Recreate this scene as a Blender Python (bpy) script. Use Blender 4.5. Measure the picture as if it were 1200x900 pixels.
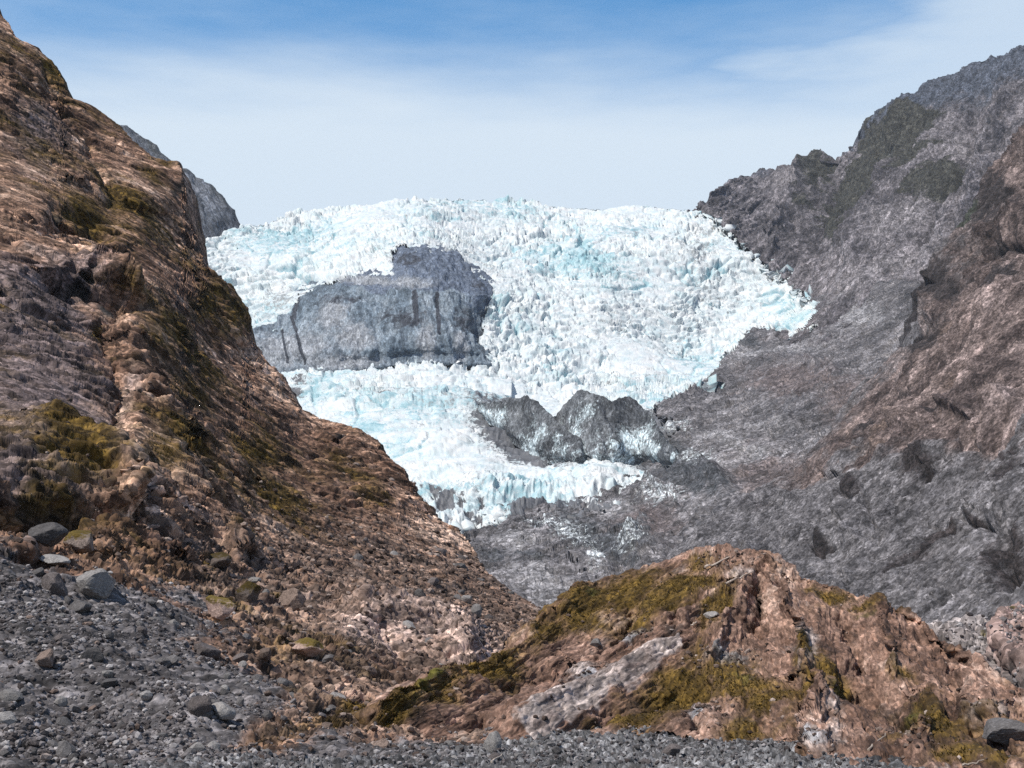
import bpy, bmesh, math, random, time
import numpy as np
from concurrent.futures import ThreadPoolExecutor
from mathutils import Vector

for o in list(bpy.data.objects):
    bpy.data.objects.remove(o)
scene = bpy.context.scene
COL = scene.collection
R = math.radians
T0 = time.time()

# ------------------------------------------------------------------ camera
F = 1667.0                      # focal length in pixels of a 1200 x 900 frame
HORIZON = 740.0
PITCH = math.atan((HORIZON - 450.0) / F)
CAM_Z = 4.4
cam_data = bpy.data.cameras.new('camera')
cam_data.sensor_width = 36.0
cam_data.lens = F * 36.0 / 1200.0
cam_data.clip_start = 0.5
cam_data.clip_end = 60000.0
cam = bpy.data.objects.new('camera', cam_data)
COL.objects.link(cam)
cam.location = (0, 0, CAM_Z)
cam.rotation_euler = (R(90) + PITCH, 0, 0)
scene.camera = cam

# ------------------------------------------------------------------ sky, sun, exposure
SUN_EL, SUN_AZ = 55.0, 232.0    # azimuth clockwise from +Y (the view direction)
world = bpy.data.worlds.new('World')
scene.world = world
world.use_nodes = True
wt = world.node_tree
wt.nodes.clear()
wn = wt.nodes.new


def wlink(a, b):
    wt.links.new(a, b)


w_out = wn('ShaderNodeOutputWorld')
w_bg = wn('ShaderNodeBackground')
w_bg.inputs['Strength'].default_value = 0.11
sky = wn('ShaderNodeTexSky')
sky.sky_type = 'NISHITA'
sky.sun_disc = False
sky.sun_elevation = R(SUN_EL)
sky.sun_rotation = R(SUN_AZ)
sky.altitude = 300
sky.air_density = 1.0
sky.dust_density = 0.3
sky.ozone_density = 3.0
# thin cirrostratus veil low in the sky and a wisp of cirrus to the right
w_tc = wn('ShaderNodeTexCoord')
w_sep = wn('ShaderNodeSeparateXYZ')
wlink(w_tc.outputs['Generated'], w_sep.inputs[0])
w_map = wn('ShaderNodeMapping')
w_map.inputs['Scale'].default_value = (1.6, 1.6, 9.0)
w_map.inputs['Rotation'].default_value = (0, R(14), 0)
wlink(w_tc.outputs['Generated'], w_map.inputs['Vector'])
w_n = wn('ShaderNodeTexNoise')
w_n.inputs['Scale'].default_value = 2.2
w_n.inputs['Detail'].default_value = 6
w_n.inputs['Roughness'].default_value = 0.55
wlink(w_map.outputs[0], w_n.inputs['Vector'])


def wmath(op, a, b=None, c=None):
    n = wn('ShaderNodeMath')
    n.operation = op
    for k, v in enumerate((a, b, c)):
        if v is None:
            continue
        if isinstance(v, (int, float)):
            n.inputs[k].default_value = v
        else:
            wlink(v, n.inputs[k])
    return n.outputs[0]


def wrange(v, a, b, x=0.0, y=1.0):
    n = wn('ShaderNodeMapRange')
    n.interpolation_type = 'SMOOTHSTEP'
    wlink(v, n.inputs['Value'])
    for k, q in zip(('From Min', 'From Max', 'To Min', 'To Max'), (a, b, x, y)):
        n.inputs[k].default_value = q
    return n.outputs[0]


nz = wmath('MULTIPLY_ADD', w_n.outputs['Fac'], 0.10, -0.05)
zz = wmath('ADD', w_sep.outputs['Z'], nz)
veil = wrange(zz, 0.325, 0.435, 0.92, 0.0)
# cirrus to the upper right
cx = wmath('MULTIPLY_ADD', w_sep.outputs['Z'], -0.9, w_sep.outputs['X'])
cx = wmath('ADD', cx, wmath('MULTIPLY_ADD', w_n.outputs['Fac'], 0.5, -0.25))
cirrus = wrange(cx, -0.24, -0.02, 0.0, 0.75)
ahead = wrange(w_sep.outputs['Y'], 0.35, 0.75)      # the veil hangs over the head of the valley only
cloud = wmath('MULTIPLY', wmath('MAXIMUM', veil, cirrus), ahead)
w_tint = wn('ShaderNodeMix')
w_tint.data_type = 'RGBA'
w_tint.blend_type = 'MULTIPLY'
wlink(ahead, w_tint.inputs['Factor'])
wlink(sky.outputs[0], w_tint.inputs['A'])
w_tint.inputs['B'].default_value = (0.50, 1.36, 1.68, 1)
w_mix = wn('ShaderNodeMix')
w_mix.data_type = 'RGBA'
wlink(cloud, w_mix.inputs['Factor'])
wlink(w_tint.outputs['Result'], w_mix.inputs['A'])
w_mix.inputs['B'].default_value = (7.0, 7.95, 8.8, 1)
wlink(w_mix.outputs['Result'], w_bg.inputs['Color'])
wlink(w_bg.outputs[0], w_out.inputs['Surface'])

sd = bpy.data.lights.new('sun', 'SUN')
sd.energy = 4.7
sd.angle = R(0.53)
sd.color = (1.0, 0.95, 0.875)
sun = bpy.data.objects.new('sun', sd)
COL.objects.link(sun)
SUN_DIR = Vector((math.sin(R(SUN_AZ)) * math.cos(R(SUN_EL)), math.cos(R(SUN_AZ)) * math.cos(R(SUN_EL)), math.sin(R(SUN_EL))))
sun.rotation_euler = SUN_DIR.to_track_quat('Z', 'Y').to_euler()
sun.location = (-200, -300, 600)

vs = scene.view_settings
vs.view_transform = 'Standard'
vs.look = 'None'
vs.exposure = 0.0
vs.gamma = 1.0
vs.use_curve_mapping = False
scene.cycles.use_denoising = False
scene.cycles.max_bounces = 6
scene.cycles.diffuse_bounces = 3
scene.cycles.glossy_bounces = 2
scene.cycles.volume_bounces = 0

# ------------------------------------------------------------------ noise library (numpy, threaded)
rngT = np.random.default_rng(7)
_g = rngT.normal(size=(65536, 3)).astype(np.float32)
_g /= np.linalg.norm(_g, axis=1)[:, None]
GX, GY, GZ = (np.ascontiguousarray(_g[:, k]) * 1.6 for k in range(3))
RV = rngT.random((65536, 4)).astype(np.float32)
RV0, RV1, RV2, RV3 = (np.ascontiguousarray(RV[:, k]) for k in range(4))
POOL = ThreadPoolExecutor(4)
CH = 32768


def _hash(x, y, z, s):
    h = (x * np.int32(73856093)) ^ (y * np.int32(19349663)) ^ (z * np.int32(83492791)) ^ np.int32(s * 2654435 + 977)
    h = (h ^ (h >> 13)) * np.int32(1274126177)
    return (h ^ (h >> 16)) & 0xFFFF


def _perlin(P, s):
    fl = np.floor(P)
    I = fl.astype(np.int32)
    f = P - fl
    u = f * f * f * (f * (f * 6 - 15) + 10)
    fx, fy, fz = f[:, 0], f[:, 1], f[:, 2]
    ux, uy, uz = u[:, 0], u[:, 1], u[:, 2]
    x, y, z = I[:, 0], I[:, 1], I[:, 2]
    r = []
    for dz in (0, 1):
        for dy in (0, 1):
            for dx in (0, 1):
                h = _hash(x + np.int32(dx), y + np.int32(dy), z + np.int32(dz), s)
                r.append(GX[h] * (fx - dx) + GY[h] * (fy - dy) + GZ[h] * (fz - dz))
    a = r[0] + ux * (r[1] - r[0])
    b = r[2] + ux * (r[3] - r[2])
    c = r[4] + ux * (r[5] - r[4])
    d = r[6] + ux * (r[7] - r[6])
    a = a + uy * (b - a)
    c = c + uy * (d - c)
    return a + uz * (c - a)


def _vor(P, s):
    fl = np.floor(P)
    I = fl.astype(np.int32)
    f = P - fl
    st = np.where(f < 0.5, -1, 0).astype(np.int32)
    n = len(P)
    F1 = np.full(n, 9, np.float32)
    F2 = np.full(n, 9, np.float32)
    best = np.zeros(n, np.int32)
    fac = np.zeros(n, np.float32)
    for dz in (0, 1):
        for dy in (0, 1):
            for dx in (0, 1):
                ox, oy, oz = st[:, 0] + np.int32(dx), st[:, 1] + np.int32(dy), st[:, 2] + np.int32(dz)
                h = _hash(I[:, 0] + ox, I[:, 1] + oy, I[:, 2] + oz, s)
                rx = f[:, 0] - (ox + 0.15 + 0.7 * RV0[h])
                ry = f[:, 1] - (oy + 0.15 + 0.7 * RV1[h])
                rz = f[:, 2] - (oz + 0.15 + 0.7 * RV2[h])
                d = rx * rx + ry * ry + rz * rz
                m = d < F1
                F2 = np.where(m, F1, np.minimum(F2, d))
                best = np.where(m, h, best)
                fac = np.where(m, rx * GX[h] + ry * GY[h] + rz * GZ[h], fac)
                F1 = np.where(m, d, F1)
    F1 = np.sqrt(F1)
    F2 = np.sqrt(F2)
    return np.stack((F1, F2, RV3[best], fac), 1)


def _par(fn, P, s):
    P = np.ascontiguousarray(P, np.float32)
    with np.errstate(over='ignore'):
        parts = list(POOL.map(lambda k: fn(P[k:k + CH], s), range(0, len(P), CH)))
    return np.concatenate(parts)


def _quiet(fn):
    def g(P, s):
        with np.errstate(all='ignore'):
            return fn(P, s)
    return g


_perlin = _quiet(_perlin)
_vor = _quiet(_vor)


def perlin(P, lam, seed=0):
    return _par(_perlin, P / np.float32(lam) + np.float32(seed * 17.31), seed)


def voronoi(P, lam, seed=0):
    return _par(_vor, P / np.float32(lam) + np.float32(seed * 11.7), seed)


def sst(a, b, x):
    t = np.clip((x - a) / (b - a), 0, 1)
    return t * t * (3 - 2 * t)


def fbm(P, lam, n, pix=None, gain=0.5, seed=0, ridged=False, lac=2.03):
    out = np.zeros(len(P), np.float32)
    a = 1.0
    for k in range(n):
        l = lam / lac ** k
        v = perlin(P, l, seed + k * 3)
        if ridged:
            v = 0.5 - np.abs(v) * 1.6
        if pix is not None:
            v = v * sst(1.6, 3.6, l / pix)
        out += a * v
        a *= gain
    return out


def lod(l, pix):
    return sst(1.6, 3.6, l / pix)


def stretch(P, t, k):
    t = np.asarray(t, np.float32)
    t = t / np.linalg.norm(t)
    c = P.mean(0)
    return (P - ((P - c) @ t)[:, None] * t[None] * np.float32(1 - 1.0 / k)).astype(np.float32)


def noise1(q, seed):
    i = np.floor(q).astype(np.int64)
    f = q - i
    f = f * f * (3 - 2 * f)
    a = RV0[(i * 7919 + seed * 131) & 0xFFFF]
    b = RV0[((i + 1) * 7919 + seed * 131) & 0xFFFF]
    return a + (b - a) * f


def beds(P, n, lam, pix, seed, warp=0.2):
    """ledges of rock layers: a sawtooth across the bedding planes with normal n, of uneven thickness"""
    q = (P @ np.asarray(n, np.float32)) / lam
    q = q + warp * perlin(P, lam * 3.2, seed) + 0.10 * perlin(P, lam * 1.1, seed + 1)
    q = q + 0.9 * noise1(q * 0.8, seed)
    i = np.floor(q)
    f = q - i
    a = 0.35 + 1.0 * RV1[(i.astype(np.int64) * 6151 + seed * 37) & 0xFFFF]
    saw = np.where(f < 0.8, f / 0.8, (1 - f) / 0.2) - 0.5
    return (saw * a * lod(lam * 0.6, pix)).astype(np.float32)


def streaks(P, T, k, lam, n, pix, seed, gain=0.68):
    """long thin ribs and grooves along T"""
    S = stretch(P, T, k)
    return 0.6 * fbm(S, lam, n, pix, gain, seed) + 0.6 * fbm(S, lam * 0.8, n, pix, gain, seed + 40, ridged=True)


def cracks(P, T, k, lam, w, pix, seed):
    """narrow dark crevices along T, 0..1"""
    S = stretch(P, T, k)
    v = np.abs(perlin(S, lam, seed) + 0.25 * perlin(S, lam * 0.3, seed + 1))
    m = sst(-0.15, 0.35, perlin(P, lam * 2.2, seed + 2))
    return np.exp(-(v / w) ** 2) * m * lod(lam * w * 5, pix)


def bed_normal(T, N, ang):
    T = np.asarray(T, float) / np.linalg.norm(T)
    N = np.asarray(N, float) - T * np.dot(N, T)
    N /= np.linalg.norm(N)
    B = np.cross(T, N)
    if B[2] < 0:
        B = -B
    return math.cos(R(ang)) * B + math.sin(R(ang)) * N


# ------------------------------------------------------------------ shaping helpers
def P3(px, py, d):
    """the point d metres down the valley on the line of sight of pixel (px, py) of the 1200 x 900 photograph"""
    c, s = math.cos(PITCH), math.sin(PITCH)
    a = (np.asarray(px, float) - 600.0) / F
    b = (450.0 - np.asarray(py, float)) / F
    vy = c - b * s
    vz = s + b * c
    k = np.asarray(d, float) / vy
    return np.stack((a * k, vy * k, vz * k + CAM_Z), -1)


def tps(pts):
    pts = np.array(pts, float)
    X = pts[:, :2] / 200.0
    y = np.log(pts[:, 2])
    n = len(X)

    def K(r2):
        return 0.5 * r2 * np.log(r2 + 1e-9)
    A = np.zeros((n + 3, n + 3))
    A[:n, :n] = K(((X[:, None] - X[None]) ** 2).sum(-1)) + np.eye(n) * 1e-3
    A[:n, n] = 1
    A[:n, n + 1:] = X
    A[n, :n] = 1
    A[n + 1:, :n] = X.T
    w = np.linalg.solve(A, np.concatenate((y, np.zeros(3))))

    def D(px, py):
        px = np.asarray(px, float)
        py = np.asarray(py, float)
        q = np.zeros(px.shape) + w[n] + w[n + 1] * px / 200 + w[n + 2] * py / 200
        for k in range(n):
            q += w[k] * K((px / 200 - X[k, 0]) ** 2 + (py / 200 - X[k, 1]) ** 2)
        return np.exp(q)
    return D


def curve(pts):
    pts = np.array(pts, float)

    def f(x):
        return np.interp(x, pts[:, 0], pts[:, 1])
    return f


def seg_dist(px, py, pts):
    pts = np.array(pts, float)
    best = np.full(px.shape, 1e9)
    for a, b in zip(pts[:-1], pts[1:]):
        e = b - a
        L = max((e ** 2).sum(), 1e-9)
        t = np.clip(((px - a[0]) * e[0] + (py - a[1]) * e[1]) / L, 0, 1)
        best = np.minimum(best, np.hypot(px - a[0] - t * e[0], py - a[1] - t * e[1]))
    return best


def poly_sd(px, py, pts):
    """signed distance in pixels to a closed outline, positive inside"""
    pts = list(pts)
    d = seg_dist(px, py, pts + [pts[0]])
    inside = np.zeros(px.shape, bool)
    for (x0, y0), (x1, y1) in zip(pts, pts[1:] + [pts[0]]):
        if y0 == y1:
            continue
        c = ((y0 > py) != (y1 > py)) & (px < (x1 - x0) * (py - y0) / (y1 - y0) + x0)
        inside ^= c
    return np.where(inside, d, -d)


def ledge(px, py, pl, a, up, dn):
    """a rock step along a line: it juts out just above the line and is hollowed just below"""
    pl = np.array(pl, float)
    s = seg_dist(px, py, pl)
    above = np.interp(px, pl[:, 0], pl[:, 1]) > py
    t = np.where(above, s, -s)
    w = sst(-4.0, 4.0, t)
    return a * (w * np.exp(-s / up) - (1 - w) * 0.8 * np.exp(-s / dn))


def blob(px, py, cx, cy, rx, ry, ang=0.0):
    c, s = math.cos(R(ang)), math.sin(R(ang))
    u = ((px - cx) * c + (py - cy) * s) / rx
    v = (-(px - cx) * s + (py - cy) * c) / ry
    return np.exp(-(u * u + v * v) * 1.2)


def blobs(px, py, L):
    m = np.zeros(px.shape)
    for b in L:
        m = np.maximum(m, blob(px, py, *b))
    return m


# ------------------------------------------------------------------ mesh helpers
def tag(o, label=None, cat=None, group=None, kind=None):
    for k, v in (('label', label), ('category', cat), ('group', group), ('kind', kind)):
        if v:
            o[k] = v
    return o


def mesh_from(name, V, Q, mat, attrs=None, smooth=True, parent=None):
    """V (n,3), Q (m,3|4) -> a linked mesh object"""
    me = bpy.data.meshes.new(name)
    V = np.ascontiguousarray(V, np.float32)
    Q = np.ascontiguousarray(Q, np.int32)
    k = Q.shape[1]
    me.vertices.add(len(V))
    me.vertices.foreach_set('co', V.ravel())
    me.loops.add(Q.size)
    me.loops.foreach_set('vertex_index', Q.ravel())
    me.polygons.add(len(Q))
    me.polygons.foreach_set('loop_start', np.arange(0, Q.size, k, dtype=np.int32))
    me.polygons.foreach_set('use_smooth', np.full(len(Q), smooth))
    me.update(calc_edges=True)
    for an, av in (attrs or {}).items():
        av = np.ascontiguousarray(av, np.float32)
        if av.ndim == 1:
            me.attributes.new(an, 'FLOAT', 'POINT').data.foreach_set('value', av)
        else:
            me.attributes.new(an, 'FLOAT_VECTOR', 'POINT').data.foreach_set('vector', av.ravel())
    me.materials.append(mat)
    o = bpy.data.objects.new(name, me)
    COL.objects.link(o)
    if parent:
        o.parent = parent
    return o


def grid_normals(G):
    du = np.gradient(G, axis=1)
    dv = np.gradient(G, axis=0)
    n = np.cross(dv, du)
    n /= np.linalg.norm(n, axis=2)[..., None] + 1e-12
    return n


def quads(ny, nx):
    i = np.arange(ny * nx, dtype=np.int32).reshape(ny, nx)
    return np.stack((i[:-1, :-1], i[1:, :-1], i[1:, 1:], i[:-1, 1:]), -1).reshape(-1, 4)


def landform(relief, *a, **k):
    s = Sheet(*a, **k)
    return s, relief(s)


class Sheet:
    """a landform: front slope seen from the camera plus a back slope that falls away behind its crest"""

    def __init__(s, x0, x1, top, bot, depth, step=1.0, back=(200, 0.8, 26), rows=None, ry=1.2):
        nx = int((x1 - x0) / step) + 1
        px = np.linspace(x0, x1, nx)
        yt = top(px)
        yb = bot(px)
        ny = rows or int(np.percentile(yb - yt, 92) / step * ry) + 1
        v = np.linspace(0, 1, ny)[:, None]
        PX = np.repeat(px[None], ny, 0)
        xs = np.arange(x0 - 150, x1 + 150, 2.0)
        ker = np.hanning(71)
        sm = np.convolve(np.pad(top(np.clip(xs, x0, x1)), 35, 'edge'), ker / ker.sum(), 'valid')
        ys = np.interp(px, xs, sm)
        ys = yt - np.clip(yt - ys, -(yb - yt) * 0.2, (yb - yt) * 0.2)
        PY = ys[None] + (yb - ys)[None] * v + (yt - ys)[None] * (1 - v) ** 4
        D = depth(PX, PY)
        G = P3(PX, PY, D)
        L, sl, nb = back
        if nb:
            t = (np.linspace(1, 0, nb, endpoint=False) ** 2 * L)[:, None, None]
            ridge = G[0][None]
            dirn = np.array([0, 1.0, 0])[None, None]
            B = ridge + t * dirn - np.array([0, 0, 1.0])[None, None] * (sl * t * t / (t + 0.12 * L))
            G = np.concatenate((B, G), 0)
            PX = np.concatenate((np.repeat(px[None], nb, 0), PX), 0)
            PY = np.concatenate((np.repeat(PY[:1], nb, 0), PY), 0)
            D = np.concatenate((np.repeat(D[:1], nb, 0), D), 0)
        s.vx = px
        s.ny, s.nx, s.nb = G.shape[0], G.shape[1], nb
        s.G = G
        s.PX, s.PY, s.D = PX, PY, D
        s.px, s.py = PX.ravel(), PY.ravel()
        s.pix = (D / F * step).ravel().astype(np.float32)

    @property
    def P(s):
        return s.G.reshape(-1, 3).astype(np.float32)

    def push(s, amt):
        N = grid_normals(s.G)
        s.G = s.G + N * np.asarray(amt, float).reshape(s.ny, s.nx, 1)

    def move(s, vec, amt):
        s.G = s.G + np.asarray(vec, float)[None, None] * np.asarray(amt, float).reshape(s.ny, s.nx, 1)

    def build(s, name, mat, attrs, smooth=True, keep=None):
        Q = quads(s.ny, s.nx)
        if keep is not None:
            Q = Q[keep[Q].any(1)]
        return mesh_from(name, s.P, Q, mat, attrs, smooth)


# ------------------------------------------------------------------ materials
def node_mat(name):
    m = bpy.data.materials.new(name)
    m.use_nodes = True
    nt = m.node_tree
    nt.nodes.clear()
    out = nt.nodes.new('ShaderNodeOutputMaterial')
    bs = nt.nodes.new('ShaderNodeBsdfPrincipled')
    nt.links.new(bs.outputs[0], out.inputs['Surface'])
    return m, nt, bs


def ramp(nt, fac, stops):
    n = nt.nodes.new('ShaderNodeValToRGB')
    e = n.color_ramp.elements
    while len(e) < len(stops):
        e.new(0.5)
    for k, (p, c) in enumerate(stops):
        e[k].position = p
        e[k].color = (*c, 1)
    nt.links.new(fac, n.inputs['Fac'])
    return n.outputs['Color']


def noise(nt, vec, scale, detail=6, rough=0.6, dist=0.0):
    n = nt.nodes.new('ShaderNodeTexNoise')
    n.inputs['Scale'].default_value = scale
    n.inputs['Detail'].default_value = detail
    n.inputs['Roughness'].default_value = rough
    n.inputs['Distortion'].default_value = dist
    nt.links.new(vec, n.inputs['Vector'])
    return n.outputs['Fac']


def mixc(nt, fac, a, b, mode='MIX'):
    n = nt.nodes.new('ShaderNodeMix')
    n.data_type = 'RGBA'
    n.blend_type = mode
    for key, v in (('Factor', fac), ('A', a), ('B', b)):
        if isinstance(v, (int, float)):
            n.inputs[key].default_value = v
        elif isinstance(v, tuple):
            n.inputs[key].default_value = (*v, 1)
        else:
            nt.links.new(v, n.inputs[key])
    return n.outputs['Result']


def mth(nt, op, a, b=None, c=None, clamp=False):
    n = nt.nodes.new('ShaderNodeMath')
    n.operation = op
    n.use_clamp = clamp
    for k, v in enumerate((a, b, c)):
        if v is None:
            continue
        if isinstance(v, (int, float)):
            n.inputs[k].default_value = v
        else:
            nt.links.new(v, n.inputs[k])
    return n.outputs[0]


def mrange(nt, v, a, b, x=0.0, y=1.0):
    n = nt.nodes.new('ShaderNodeMapRange')
    n.interpolation_type = 'SMOOTHSTEP'
    nt.links.new(v, n.inputs['Value'])
    for k, q in zip(('From Min', 'From Max', 'To Min', 'To Max'), (a, b, x, y)):
        n.inputs[k].default_value = q
    return n.outputs[0]


def attr(nt, name, vec=False):
    n = nt.nodes.new('ShaderNodeAttribute')
    n.attribute_name = name
    return n.outputs['Vector' if vec else 'Fac']


def land_mat(name, base, s_mid, s_fine, layers, rough=0.9, contrast=(0.45, 1.6), spec=0.25):
    """rock: noise ramp over stretched coordinates, then layers (attribute, dark, light, noise scale, softness)"""
    m, nt, bs = node_mat(name)
    tc = nt.nodes.new('ShaderNodeTexCoord').outputs['Object']
    sv = attr(nt, 'strata', True)
    n1 = noise(nt, sv, s_mid, 10, 0.74, 0.3)
    n2 = noise(nt, sv, s_fine, 5, 0.8)
    n3 = noise(nt, tc, s_mid * 0.13, 4, 0.6)
    f = mth(nt, 'ADD', mth(nt, 'MULTIPLY_ADD', n1, 1.0, -0.5), mth(nt, 'MULTIPLY_ADD', n3, 0.55, 0.225))
    k = len(base)
    col = ramp(nt, f, [(0.33 + 0.34 * i / (k - 1), c) for i, c in enumerate(base)])
    for an, ca, cb, sc, soft in layers:
        nn = mth(nt, 'MULTIPLY_ADD', noise(nt, tc, sc, 8, 0.7), 0.55, mth(nt, 'MULTIPLY', noise(nt, sv, sc * 1.5, 8, 0.75), 0.45))
        fac = mth(nt, 'ADD', attr(nt, an), mth(nt, 'MULTIPLY_ADD', nn, 2.1, -1.05))
        fac = mrange(nt, fac, 0.5 - soft, 0.5 + soft)
        cc = ramp(nt, noise(nt, sv, sc * 3.1, 6, 0.7), [(0.32, ca), (0.68, cb)])
        col = mixc(nt, fac, col, cc)
    # angular slivers of broken rock, each with a mineral tone that mimics differently lit facets
    lo, hi = contrast
    g = mrange(nt, n2, 0.38, 0.62, 1 - (1 - lo) * 0.75, 1 + (hi - 1) * 0.75)
    for sc, k in ((s_fine * 0.42, 0.75), (s_fine * 1.5, 0.9)):
        vo = nt.nodes.new('ShaderNodeTexVoronoi')
        vo.inputs['Scale'].default_value = sc
        nt.links.new(sv, vo.inputs['Vector'])
        se = nt.nodes.new('ShaderNodeSeparateColor')
        nt.links.new(vo.outputs['Color'], se.inputs[0])
        r = mth(nt, 'POWER', se.outputs[0], 1.4)
        g = mth(nt, 'MULTIPLY', g, mth(nt, 'MULTIPLY_ADD', r, (hi - lo) * k, 1 - (1 - lo) * k))
    n = nt.nodes.new('ShaderNodeVectorMath')
    n.operation = 'SCALE'
    nt.links.new(col, n.inputs[0])
    nt.links.new(g, n.inputs['Scale'])
    nt.links.new(n.outputs[0], bs.inputs['Base Color'])
    bs.inputs['Roughness'].default_value = rough
    bs.inputs['Specular IOR Level'].default_value = spec
    return m

#@@STRUCTURE
# ================================================================== THE VALLEY
# colours are albedos, save the shade and haze painted in below
def all_depth_ctrl():
    return [
        # crest of the icefall
        (200, 290, 3000), (280, 262, 3300), (400, 243, 3600), (540, 232, 3700), (700, 240, 3700), (820, 248, 3550), (850, 262, 3400),
        (900, 320, 2950), (950, 360, 2550),
        (230, 330, 2800), (300, 390, 2420), (330, 440, 2150), (450, 430, 2120), (560, 425, 2150), (600, 380, 2400), (700, 350, 2650),
        (800, 350, 2750), (700, 430, 2250), (800, 460, 2050), (860, 430, 2200), (920, 400, 2300), (450, 350, 2420), (500, 300, 2650), (400, 340, 2520),
        # lower tongue
        (350, 460, 2050), (400, 490, 1900), (450, 520, 1750), (500, 555, 1600), (480, 600, 1500), (560, 575, 1490), (560, 612, 1440), (600, 520, 1750),
        (700, 520, 1700), (600, 585, 1480), (650, 600, 1420), (700, 560, 1540), (700, 600, 1390), (760, 560, 1550),
        # moraine and gravel below the ice
        (960, 400, 2050), (1000, 400, 1900), (1060, 380, 1750), (900, 440, 1900), (900, 500, 1450), (960, 480, 1400), (1000, 500, 1180), (850, 540, 1350),
        (800, 510, 1620), (850, 600, 1050), (800, 600, 1180), (760, 620, 1180), (760, 680, 800), (700, 650, 1050), (700, 700, 750),
        (650, 690, 850), (650, 740, 620), (600, 650, 1150), (560, 640, 1280), (540, 700, 900), (380, 650, 1250), (380, 760, 650), (1000, 600, 900), (900, 650, 800)]


def squeeze(L):
    return [(a, b, d if d < 2200 else 2200 + (d - 2200) * 0.62) for a, b, d in L]


D_ALL = tps(squeeze(all_depth_ctrl()))

ROCK_POLY = [(280, 397), (295, 393), (327, 382), (343, 367), (350, 343), (387, 328), (427, 322), (460, 320), (458, 303), (467, 288), (500, 293),
             (533, 300), (537, 312), (560, 320), (577, 333), (578, 347), (570, 367), (563, 397), (572, 424), (533, 423), (490, 422), (433, 428),
             (367, 432), (310, 434)]
ICE_POLY = [(150, 200), (400, 180), (810, 200), (822, 243), (850, 262), (875, 290), (905, 315), (945, 345), (960, 362), (956, 385), (925, 398), (905, 392),
            (880, 398), (858, 418), (848, 440), (838, 462), (800, 470), (770, 480), (800, 505), (770, 520), (730, 530), (745, 545), (790, 558), (770, 572),
            (735, 588), (718, 598), (690, 606), (655, 607), (625, 606), (600, 610), (575, 616), (545, 622), (500, 640), (420, 600), (150, 450)]

# ------------------------------------------------------------------ far mountains
far_rock = land_mat('far_rock', [(0.05, 0.056, 0.07), (0.10, 0.11, 0.13), (0.18, 0.19, 0.215)], 0.03, 0.35, [('dark', (0.04, 0.045, 0.05), (0.08, 0.083, 0.088), 0.02, 0.2)], contrast=(0.5, 1.5))
def spur_relief(s):
    P = s.P
    ST = stretch(P, P3(240, 300, 3000) - P3(170, 160, 3200), 3.0)
    h = 22 * fbm(ST, 190, 7, s.pix, 0.55, 3) + 16 * fbm(ST, 75, 4, s.pix, 0.6, 9, ridged=True)
    s.push(h * 0.8)
    ST = stretch(s.P, P3(240, 300, 3000) - P3(170, 160, 3200), 3.0)
    return ST


s, ex = landform(spur_relief, -120, 292, curve([(-120, 0), (60, 115), (120, 145), (145, 152), (165, 161), (185, 178), (205, 190), (215, 200), (230, 213), (245, 225), (258, 240), (270, 255), (280, 268), (292, 290)]),
          curve([(-120, 400), (292, 345)]),
          tps([(-120, -60, 3600), (100, 120, 3350), (200, 185, 3250), (245, 225, 3230), (283, 270, 3200), (230, 285, 3040), (283, 330, 3100), (228, 330, 2990), (100, 300, 2700), (-120, 380, 2500), (180, 240, 3080)]),
          step=1.1, back=(1500, 0.5, 20))
ST = ex
P = s.P
far_ridge = s.build('mountain_spur', far_rock, {'strata': ST, 'dark': (blobs(s.px, s.py, [(190, 180, 60, 12, 40), (255, 235, 40, 8, 55)]) * 0.8)})
tag(far_ridge, 'distant grey mountain spur dropping to the ice behind the brown slope', 'mountain', kind='structure')

D_MTN = tps([(806, 250, 3500), (818, 243, 3480), (860, 212, 3500), (938, 195, 3400), (975, 178, 3350), (1030, 128, 3250), (1110, 85, 3150), (1200, 50, 3050), (1420, -60, 2900),
               (850, 270, 3260), (850, 330, 3150), (900, 320, 2840), (955, 370, 2420), (960, 250, 2950), (1000, 330, 2380), (1060, 250, 2600), (1060, 350, 2020), (1100, 150, 2880),
               (1100, 250, 2400), (1150, 200, 2500), (1200, 150, 2600), (1200, 250, 2200), (1000, 430, 1900), (1100, 350, 1850), (1200, 350, 1750), (1420, 350, 1650), (1100, 480, 1500)])


def mtn_depth(px, py):
    d = D_MTN(px, py)
    ic = poly_sd(px, py, ICE_POLY)
    w = sst(-1, 7, ic)
    near = sst(80, 0, -ic) * sst(440, 400, py)
    da = D_ALL(px, py) + 12
    d = d + near * (da - d)
    return d + w * np.maximum(da + 70 - d, 0)


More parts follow.
